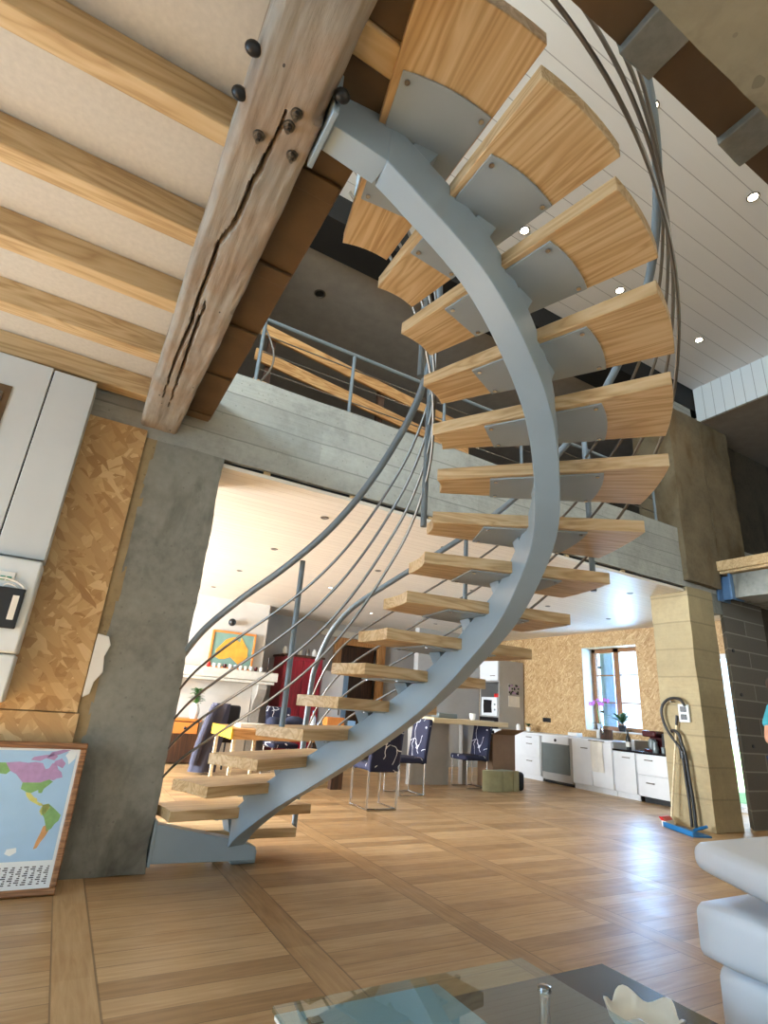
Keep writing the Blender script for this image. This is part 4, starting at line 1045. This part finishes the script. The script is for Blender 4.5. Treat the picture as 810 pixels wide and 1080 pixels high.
for f in (.25, .75): p = V((5.66, 6.42, 0)).lerp(V((6.12, 6.48, 0)), f); box(bm, (p.x - .02, p.y - .015, .0), (p.x + .02, p.y + .005, .27))
obj('batten', bm, 'olive', t)
tag(obj('black_bag', cushion((6.12, 6.5, 0), (6.26, 6.72, .25), .05), 'blackcloth', ang=80), 'small black bag beside the olive crate', 'bag')

# ------------------------------------------------------------------ chairs with navy covers
def make_chair(label, loc, rotz):
    """faces local +y; seat .4 wide"""
    t = thing('dining_chair', label, 'chair', loc, rotz, 'navy covered chairs with chrome frames')
    obj('seat', cushion((-.19, -.16, .37), (.19, .24, .44), .03), 'navy', t, local=True, ang=80)
    bm = cushion((-.19, -.205, .36), (.19, -.135, .90), .03)
    for v in bm.verts:
        if v.co.z > .44: v.co.y -= (v.co.z - .44) * .16
    obj('backrest', bm, 'navy', t, local=True, ang=80)
    for s in (-1, 1):
        bm = BM(); tube(bm, [(s * .175, -.17, .375), (s * .175, -.17, .012), (s * .175, .2, .012), (s * .175, .2, .375)], .011, 10); obj('sled_leg', bm, 'chrome', t, local=True)
    bm = BM(); tube(bm, [(-.175, -.17, .012), (.175, -.17, .012)], .010, 10); obj('cross_bar', bm, 'chrome', t, local=True)
    return t
make_chair('navy branch-patterned chair nearest the camera, half hidden by the stair stringer', (3.17, 5.55, 0), 0.0)
make_chair('navy branch-patterned chair between the stair stringer and the bar counter', (4.06, 6.34, 0), PI / 2)
make_chair('navy branch-patterned chair tucked under the bar counter', (5.52, 6.86, 0), PI / 2)
make_chair('navy branch-patterned chair behind the far side of the dining table', (2.9, 7.85, 0), PI)

# ------------------------------------------------------------------ dining table and things on it
t = thing('dining_table', 'long wooden dining table with a yellow end seen between the lower treads', 'table', (2.65, 7.1, 0))
bm = BM(); box(bm, (1.85, 6.62, .61), (3.5, 7.55, .65)); obj('top', bm, 'pine_y', t, bevel=.004)
bm = BM(); box(bm, (1.84, 6.62, .535), (1.87, 7.55, .655)); o = obj('end_rail', bm, 'yellow', t, bevel=.003); o['label'] = 'yellow painted end rail'
bm = BM(); box(bm, (1.87, 6.63, .535), (3.45, 6.66, .61)); obj('apron', bm, 'pine_y', t); obj('apron', bx((1.87, 7.5, .535), (3.45, 7.53, .61)), 'pine_y', t)
for x, y in ((1.88, 6.66), (1.88, 7.46), (2.25, 7.05)): obj('leg', bx((x, y, 0), (x + .04, y + .04, .6)), 'palewood', t, bevel=.004)
for x, y in ((3.2, 6.7), (3.2, 7.4)): o = obj('leg', bx((x, y, 0), (x + .16, y + .08, .6)), 'darkwood', t, bevel=.004)
tag(obj('paper_stack', bx((2.0, 6.85, .6515), (2.35, 7.1, .70)), 'paper', bevel=.004), 'stack of white papers on the yellow end of the dining table', 'papers')
tag(obj('open_book', bx((2.05, 7.15, .6515), (2.33, 7.4, .685)), 'paper', bevel=.004), 'pale book lying behind the papers on the dining table', 'book')
bm = BM(); lathe(bm, [(.16, 0), (.15, .015), (.1, .03), (.09, .1), (.06, .13), (.01, .14)], (2.5, 7.1, .651), 18); tag(obj('dark_hat', bm, 'navycloth', ang=60), 'dark cloth hat lying on the dining table', 'hat')
bm = BM(); ball(bm, (2.82, 7.2, .73), .13, 0, 14, (1.1, .9, .62)); tag(obj('dark_bag', bm, 'navycloth', ang=60), 'dark bundled bag on the dining table behind the hat', 'bag')
lathe_thing('water_bottle', 'clear plastic water bottle on the dining table', 'bottle', [(.035, 0), (.036, .01), (.036, .16), (.015, .2), (.015, .23)], (2.98, 6.95, .65), 'clearplastic', [('cap', lambda b: lathe(b, [(.017, .225), (.017, .245)]), 'blue')])
lathe_thing('glass', 'drinking glass beside the water bottle on the dining table', 'glass', [(.028, 0), (.034, .1), (.031, .1), (.026, .01)], (3.1, 7.0, .65), 'clearplastic')
# chair with jacket
t = thing('dining_chair', 'black chair with a grey jacket over its back, left of the dining table', 'chair', (2.12, 8.3, 0), 0)
obj('seat', cushion((-.2, -.2, .38), (.2, .22, .45), .03), 'blackcloth', t, local=True, ang=80)
bm = cushion((-.21, -.25, .42), (.21, -.18, .88), .035); obj('backrest', bm, 'blackcloth', t, local=True, ang=80)
for x, y in ((-.17, -.2), (.17, -.2), (-.17, .18), (.17, .18)):
    bm = BM(); tube(bm, [(x, y, 0), (x, y, .39)], .014, 8); obj('leg', bm, 'black', t, local=True)
bm = BM(); rings = []
for j in range(15):
    z = .895 - j * .062; f = j / 14
    cx = 2.03 - .13 * f; wx = .12 + .06 * f; wy = .055 + .02 * f
    rings.append([(cx + wx * math.cos(a) + .012 * math.sin(4 * a + j * .5), 7.985 + wy * math.sin(a) * (1 + .25 * math.sin(5 * a + j * .3)), z) for a in [2 * PI * k / 32 for k in range(32)]])
loft(bm, rings)
j_ = thing('jacket', 'long grey jacket draped over the black chair back', 'jacket', (1.95, 7.98, 0)); obj('garment', bm, 'jacket', j_, ang=70)
bm = BM(); tube(bm, smooth_path([(1.92, 7.93, .86), (1.85, 7.9, .62), (1.79, 7.9, .36), (1.76, 7.92, .12)], 5), [.05] * 16, 10); obj('sleeve', bm, 'jacket', j_)

# sideboard with vase
t = thing('sideboard', 'orange topped dark sideboard at the left under the mantel', 'sideboard', (1.7, 9.2, 0))
obj('top', bx((1.2, 9.0, .595), (2.02, 9.45, .63)), 'orange', t, bevel=.004); obj('body', bx((1.22, 9.02, .02), (2.0, 9.44, .595)), 'darkwood', t, bevel=.004)
d = obj('drawer', bx((1.6, 9.0, .42), (1.98, 9.02, .58)), 'orange', t, bevel=.004); bm = BM(); ball(bm, (1.79, 8.99, .5), .02); obj('knob', bm, 'black', d)
vt = plant('plant_vase', 'white vase with bright green leaves on the orange sideboard', (1.93, 9.2, .63), [(.05, 0), (.075, .06), (.075, .14), (.045, .2), (.05, .22)], 'ceramic', 80, .15, .06, .55, 'green', 21, .2)

# ------------------------------------------------------------------ fireplace
t = thing('fireplace_mantel', 'pale stone mantel shelf on curved corbels under the orange picture', 'mantel', (2.2, 9.45, 0))
bm = BM(); box(bm, (.8, 9.22, 1.27), (3.22, 9.57, 1.42)); obj('shelf', bm, 'stone', t, bevel=.012)
bm = BM(); box(bm, (.82, 9.25, 1.22), (3.18, 9.57, 1.27)); obj('moulding', bm, 'stone', t, bevel=.01)
for x in (2.9, .95):
    pr = [(9.57, 1.22), (9.26, 1.22), (9.24, 1.14), (9.28, 1.04), (9.38, .95), (9.44, .85), (9.46, .7), (9.46, 0), (9.57, 0)]
    bm = BM(); prism(bm, [(x, y, z) for y, z in pr], (.16, 0, 0)); obj('corbel', bm, 'stonegrey', t, bevel=.01)
bm = BM(); box(bm, (1.12, 9.5, 0), (2.88, 9.56, 1.0)); hb = obj('hearth_opening', bm, 'wall', t)
t = thing('map_picture', 'framed orange and teal picture leaning on the mantel shelf', 'picture', (2.43, 9.5, 1.42))
bm = BM(); box(bm, (2.08, 9.50, 1.43), (2.8, 9.53, 2.03)); obj('canvas', bm, 'teal', t)
bm = BM()
blob = [(2.17, 1.60), (2.16, 1.72), (2.24, 1.82), (2.30, 1.9), (2.38, 1.94), (2.46, 1.96), (2.5, 1.9), (2.55, 1.88), (2.56, 1.97), (2.62, 1.88), (2.7, 1.78), (2.71, 1.66), (2.66, 1.56), (2.58, 1.5), (2.5, 1.56), (2.42, 1.62), (2.32, 1.58), (2.24, 1.57)]
prism(bm, [(x, 9.494, z) for x, z in blob], (0, .007, 0)); obj('land_shape', bm, 'ochre', t, smooth=False)
for a, b in (((2.06, 1.42), (2.82, 1.455)), ((2.06, 2.01), (2.82, 2.045)), ((2.06, 1.455), (2.095, 2.01)), ((2.785, 1.455), (2.82, 2.01))):
    obj('frame_rail', bx((a[0], 9.485, a[1]), (b[0], 9.535, b[1])), 'orange', t, bevel=.004)
t = thing('wall_lamp', 'round black wall lamp on the chimney breast above the picture', 'lamp', (2.35, 9.52, 2.2))
bm = BM(); ball(bm, (2.35, 9.47, 2.2), .065); obj('shade', bm, 'black', t); bm = BM(); lathe(bm, [(.04, 0), (.04, .06)], (2.35, 9.51, 2.2), 14, 0, 'y'); obj('wall_plate', bm, 'black', t)
cols = ['ceramic', 'redplastic', 'ceramic', 'stone', 'maroon', 'ceramic', 'clearplastic', 'ceramic', 'stone', 'ceramic', 'maroon', 'ceramic']
ordn = ['first', 'second', 'third', 'fourth', 'fifth', 'sixth', 'seventh', 'eighth', 'ninth', 'tenth', 'eleventh', 'twelfth']
for i, c in enumerate(cols):
    x = 1.95 + i * .088
    lathe_thing('trinket_cup', f'{ordn[i]} small cup from the left in the row along the mantel edge', 'cup', [(.02, 0), (.03, .02), (.034, .07), (.03, .07), (.026, .02)], (x, 9.29, 1.42), c, group='little cups along the mantel edge', n=10)
lathe_thing('candlestick', 'thin dark candlestick at the right end of the mantel', 'candlestick', [(.03, 0), (.03, .01), (.008, .02), (.008, .16), (.014, .17), (.014, .24)], (3.05, 9.32, 1.42), 'black', n=10)
# red cabinet
t = thing('red_cabinet', 'tall red lacquered cabinet right of the fireplace', 'cabinet', (3.9, 10.2, 0))
obj('body', bx((3.52, 9.86, .0), (4.3, 10.45, 1.78)), 'red', t, bevel=.01)
for a, b in ((3.54, 3.905), (3.915, 4.28)):
    d = obj('door', bx((a, 9.84, .12), (b, 9.865, 1.72)), 'red', t, bevel=.008)
    bm = BM(); ball(bm, (3.86 if a < 3.6 else 3.96, 9.83, .95), .018); obj('knob', bm, 'inox', d)
obj('cornice', bx((3.49, 9.83, 1.78), (4.33, 10.46, 1.82)), 'darkwood', t, bevel=.006)
lathe_thing('champagne_bottle', 'green champagne bottle with red foil on the red cabinet', 'bottle', [(.045, 0), (.046, .2), (.03, .28), (.016, .34), (.016, .36)], (3.7, 10.05, 1.82), 'bottlegreen', [('foil', lambda b: lathe(b, [(.018, .33), (.018, .44), (.01, .45)]), 'redplastic'), ('label', lambda b: lathe(b, [(.0468, .06), (.0468, .15)]), 'paper')])
for i, (x, m, l) in enumerate(((3.56, 'ceramic', 'white jar at the left on top of the red cabinet'), (3.86, 'stone', 'pale jar right of the champagne bottle on the red cabinet'), (4.02, 'inox', 'metal tin near the middle of the red cabinet top'), (4.16, 'ceramic', 'white jar at the right on top of the red cabinet'))):
    lathe_thing('jar', l, 'jar', [(.04, 0), (.045, .02), (.045, .09), (.03, .12), (.03, .14)], (x, 10.0, 1.82), m, n=12)
# white fridge beside the doorway and box
t = thing('white_fridge', 'white fridge between the red cabinet and the dark doorway', 'fridge', (4.58, 10.2, 0))
obj('body', bx((4.38, 10.05, .03), (4.86, 10.48, 1.6)), 'white', t, bevel=.01)
d = obj('door', bx((4.385, 10.02, .5), (4.855, 10.05, 1.59)), 'white', t, bevel=.01); obj('handle', bx((4.79, 10.0, .8), (4.81, 10.02, 1.1)), 'inox', d)
obj('freezer_door', bx((4.385, 10.02, .05), (4.855, 10.05, .49)), 'white', t, bevel=.01)
t = thing('low_chest', 'low dark chest in front of the white fridge', 'chest', (4.4, 9.1, 0))
obj('body', bx((4.0, 8.95, 0), (4.75, 9.3, .62)), 'darkwood', t, bevel=.006); obj('lid', bx((3.98, 8.93, .62), (4.77, 9.32, .645)), 'darkwood', t, bevel=.004)
tag(obj('wooden_box', bx((4.12, 9.0, .645), (4.45, 9.2, .78)), 'orange', bevel=.006), 'orange-brown wooden box on the low dark chest', 'box')
tag(obj('blue_tin', bx((4.52, 9.02, .645), (4.68, 9.18, .74)), 'shutter', bevel=.01), 'pale blue tin beside the wooden box on the chest', 'tin')

# ------------------------------------------------------------------ ceiling spots
def spot(label, loc, r, lens, group, parts=True):
    t = thing('recessed_spotlight', label, 'spotlight', loc, group=group)
    bm = BM(); lathe(bm, [(r, 0), (r, -.004), (r * .78, -.008), (r * .72, 0)], (0, 0, 0), 18); obj('trim_ring', bm, 'inox', t, local=True)
    bm = BM(); lathe(bm, [(r * .7, -.001), (r * .7, -.004)], (0, 0, 0), 18); obj('lens', bm, lens, t, local=True)
    return t
def lamp(name, kind, loc, energy, color, size=.05, rot=None, size_y=None, spot_size=None):
    l = bpy.data.lights.new(name, kind); l.energy = energy; l.color = color
    if kind == 'AREA':
        l.size = size
        if size_y: l.shape = 'RECTANGLE'; l.size_y = size_y
    else: l.shadow_soft_size = size
    if spot_size: l.spot_size = spot_size; l.spot_blend = .6
    o = bpy.data.objects.new(name, l); C.objects.link(o); o.location = loc
    if rot: o.rotation_euler = rot
    return o
UP = [(3.09, 1.63, 'lit upper ceiling spot beside the overhead concrete beam, left one'), (4.58, 1.63, 'lit upper ceiling spot at the right photo edge'), (6.12, 3.08, 'lit upper ceiling spot above the stained concrete pier'), (3.09, 3.08, 'lit upper ceiling spot glimpsed between two upper treads'), (4.58, 3.08, 'upper ceiling spot hidden behind the upper treads'), (1.58, 1.63, 'upper ceiling spot beside the topmost visible tread')]
for x, y, l in UP:
    spot(l, (x, y, CZ), .055, 'lamp_on', 'lit spots of the upper ceiling')
    lamp('spot_lamp', 'SPOT', (x, y, CZ - .03), 24, (1, .86, .66), .04, None, None, math.radians(110))
spot('unlit dark spot in the grey ceiling of the unlit upper room', (1.59, 4.88, 5.5), .07, 'lamp_dark', None)
rows = [(4.35, 'front row nearest the lintel'), (5.75, 'second row from the lintel'), (7.17, 'third row from the lintel'), (8.65, 'back row')]
cl = [(1.76, 'leftmost'), (3.12, 'second'), (4.62, 'third'), (6.05, 'fourth'), (7.4, 'rightmost')]
for y, rl in rows:
    for x, c in cl:
        on = (x, y) in ((3.12, 7.17), (4.62, 8.65), (4.62, 7.17))
        spot(f'{c} small ceiling spot from the left, {rl}, far room', (x, y, 2.6), .04, 'lamp_far' if on else 'lamp_off', 'small spots of the far room ceiling')

# ------------------------------------------------------------------ person at the right edge
def skin_obj(name, joints, edges, radii, mat, parent, root=0, sub=2):
    me = bpy.data.meshes.new(name); me.from_pydata([tuple(j) for j in joints], edges, []); me.materials.append(M[mat])
    o = bpy.data.objects.new(name, me); C.objects.link(o); o.parent = parent
    sk = o.modifiers.new('Skin', 'SKIN'); sk.use_smooth_shade = True
    d = me.skin_vertices[0].data
    for i, r_ in enumerate(radii): d[i].radius = r_ if isinstance(r_, tuple) else (r_, r_)
    d[root].use_root = True
    sb = o.modifiers.new('Subsurf', 'SUBSURF'); sb.levels = sub; sb.render_levels = sub
    return o
pe = thing('person', 'person in a teal T-shirt standing at the right photo edge, only an arm in view', 'person', (6.40, 2.98, 0))
J = [(0, 0, .78), (0, 0, .95), (0, 0, 1.12), (0, .01, 1.26), (0, .0, 1.33), (0, -.01, 1.37), (0, -.02, 1.45), (0, -.015, 1.53),
     (-.09, 0, .74), (-.10, -.01, .42), (-.10, .02, .07), (-.10, -.10, .035), (.09, 0, .74), (.10, -.01, .42), (.10, .02, .07), (.10, -.10, .035),
     (-.15, .01, 1.27), (-.29, .0, 1.12), (-.365, .0, .965), (-.25, -.14, .87), (-.17, -.19, .84),
     (.15, .01, 1.27), (.245, .0, 1.10), (.28, -.02, .94), (.24, -.10, .77), (.23, -.13, .72)]
Ed = [(0, 1), (1, 2), (2, 3), (3, 4), (4, 5), (5, 6), (6, 7), (0, 8), (8, 9), (9, 10), (10, 11), (0, 12), (12, 13), (13, 14), (14, 15), (3, 16), (16, 17), (17, 18), (18, 19), (19, 20), (3, 21), (21, 22), (22, 23), (23, 24), (24, 25)]
Rr = [(.14, .09), (.125, .085), (.145, .095), (.14, .085), .05, .048, (.07, .088), (.055, .07), .075, .052, .035, .03, .075, .052, .035, .03, .05, .045, .038, .03, .032, .05, .045, .038, .03, .032]
body = skin_obj('body', J, Ed, Rr, 'skin', pe)
skin_obj('tshirt', [J[i] for i in (0, 1, 2, 3)] + [(0, 0, 1.305), J[16], (-.285, .0, 1.135), (-.318, .0, 1.08), J[21], (.235, 0, 1.12), (.262, -.01, 1.05)], [(0, 1), (1, 2), (2, 3), (3, 4), (3, 5), (5, 6), (6, 7), (3, 8), (8, 9), (9, 10)],
         [(.155, .105), (.14, .1), (.16, .11), (.155, .1), .07, .066, .064, .066, .066, .064, .066], 'tealcloth', pe)
skin_obj('trousers', [J[0], J[8], J[9], (-.10, .01, .12), J[12], J[13], (.10, .01, .12)], [(0, 1), (1, 2), (2, 3), (0, 4), (4, 5), (5, 6)], [(.15, .1), .09, .066, .056, .09, .066, .056], 'denim', pe)
bm = BM(); ball(bm, (0, .012, 1.515), .098, 0, 16, (.92, 1.05, .95)); obj('hair', bm, 'hair', pe, local=True, loc=V((0, 0, 0)))
for s in (-1, 1):
    bm = BM(); ball(bm, (s * .03, -.098, 1.475), .011, 0, 8); obj('eye', bm, 'paper', pe, local=True, loc=V((0, 0, 0)))
    bm = BM(); ball(bm, (s * .075, 0, 1.46), .02, 0, 8, (.5, 1, 1.4)); obj('ear', bm, 'skin', pe, local=True, loc=V((0, 0, 0)))
bm = BM(); ball(bm, (0, -.115, 1.45), .014, 0, 8, (.8, 1.2, 1.5)); obj('nose', bm, 'skin', pe, local=True, loc=V((0, 0, 0)))
bm = BM(); ball(bm, (0, -.1, 1.415), .02, 0, 8, (1.2, .5, .35)); obj('mouth', bm, 'maroon', pe, local=True, loc=V((0, 0, 0)))
for hx, hy, hz, s in ((-.17, -.19, .84, -1), (.23, -.13, .72, 1)):
    for f in range(4):
        b = V((hx + (f - 1.5) * .016, hy - .02, hz - .015)); l = (.052, .062, .065, .056)[f]
        skin_obj('finger', [b, b + V((0, -.02, -.4 * l)), b + V((0, -.02, -.75 * l)), b + V((0, -.005, -l))], [(0, 1), (1, 2), (2, 3)], [.009, .0085, .008, .007], 'skin', pe, 0, 1)
    b = V((hx - s * .028, hy, hz)); skin_obj('thumb', [b, b + V((-s * .015, -.02, -.012)), b + V((-s * .012, -.035, -.03))], [(0, 1), (1, 2)], [.011, .010, .008], 'skin', pe, 0, 1)
for s in (-1, 1):
    bm = cushion((s * .10 - .045, -.17, 0), (s * .10 + .045, .085, .08), .03); obj('shoe', bm, 'white', pe, local=True, loc=V((0, 0, 0)), ang=80)

# ------------------------------------------------------------------ light
w = bpy.data.worlds.new('World'); bpy.context.scene.world = w; w.use_nodes = True
bg = w.node_tree.nodes['Background']; bg.inputs[0].default_value = (.70, .87, 1.0, 1); bg.inputs[1].default_value = 2.4
DAY = (.80, .91, 1.0)
def area(name, loc, rot, sx, sy, e, col=DAY):
    o = lamp(name, 'AREA', loc, e, col, sx, rot, sy); return o
area('daylight_rear_left', (-.7, -4.35, 1.35), (PI / 2, 0, 0), 3.8, 2.2, 5)
area('daylight_rear_right', (3.5, -4.35, 1.35), (PI / 2, 0, 0), 3.6, 2.2, 5)
area('daylight_left_near', (-3.6, -2.2, 1.35), (0, -PI / 2, 0), 2.2, 2.4, 12, (.62, .82, 1.0))
area('daylight_left_mid', (-3.6, 2.3, 1.35), (0, -PI / 2, 0), 2.2, 2.7, 90, (.48, .74, 1.0))
area('fill_left_upper', (-3.6, -.3, 4.4), (0, -PI / 2, 0), 1.6, 6.2, 560, (.76, .9, 1.0))  # added light brightening the upper ceiling through the made-up window band
area('fill_upper_room', (-3.1, 6.5, 4.4), (0, -PI / 2, 0), 1.2, 1.6, 25)  # added fill inside the upper room, no window opens there
area('daylight_kitchen', (9.2, 6.67, 1.62), (0, PI / 2, 0), 1.4, 1.1, 150, (.34, .6, 1.0))
area('daylight_door', (9.2, 4.27, 1.1), (0, PI / 2, 0), 2.0, .8, 60)
area('daylight_far_left', (-3.6, 7.4, 1.4), (0, -PI / 2, 0), 2.2, 3.6, 1300, (.95, .97, 1.0))
su = lamp('sun', 'SUN', (-8, 2, 6), 60, (1, .96, .91), .01)
su.data.angle = .012
su.rotation_euler = V((math.cos(.70), -.08, -math.sin(.70))).to_track_quat('-Z', 'Y').to_euler()

# ------------------------------------------------------------------ camera
cam = bpy.data.cameras.new('camera'); co = bpy.data.objects.new('camera', cam); C.objects.link(co)
f = 564.13; cam.sensor_fit = 'HORIZONTAL'; cam.sensor_width = 36; cam.lens = f / 810 * 36; cam.clip_start = .02; cam.clip_end = 200
yaw, pit, rol = [math.radians(a) for a in (28.648, 20.036, 4.352)]
fwd = V((math.sin(yaw) * math.cos(pit), math.cos(yaw) * math.cos(pit), math.sin(pit)))
rt = V((math.cos(yaw), -math.sin(yaw), 0)); up = rt.cross(fwd)
r2 = rt * math.cos(rol) + up * math.sin(rol); u2 = -rt * math.sin(rol) + up * math.cos(rol)
m = Matrix((r2, u2, -fwd)).transposed().to_4x4(); m.translation = V((0, 0, 1.0)); co.matrix_world = m
sc = bpy.context.scene; sc.camera = co
sc.view_settings.view_transform = 'Standard'; sc.view_settings.look = 'None'; sc.view_settings.gamma = 1; sc.view_settings.use_curve_mapping = False
sc.view_settings.exposure = 0.52
sc.cycles.use_denoising = True; sc.cycles.max_bounces = 8; sc.cycles.diffuse_bounces = 5; sc.cycles.transparent_max_bounces = 12; sc.cycles.caustics_reflective = False; sc.cycles.caustics_refractive = False; sc.cycles.sample_clamp_indirect = 4
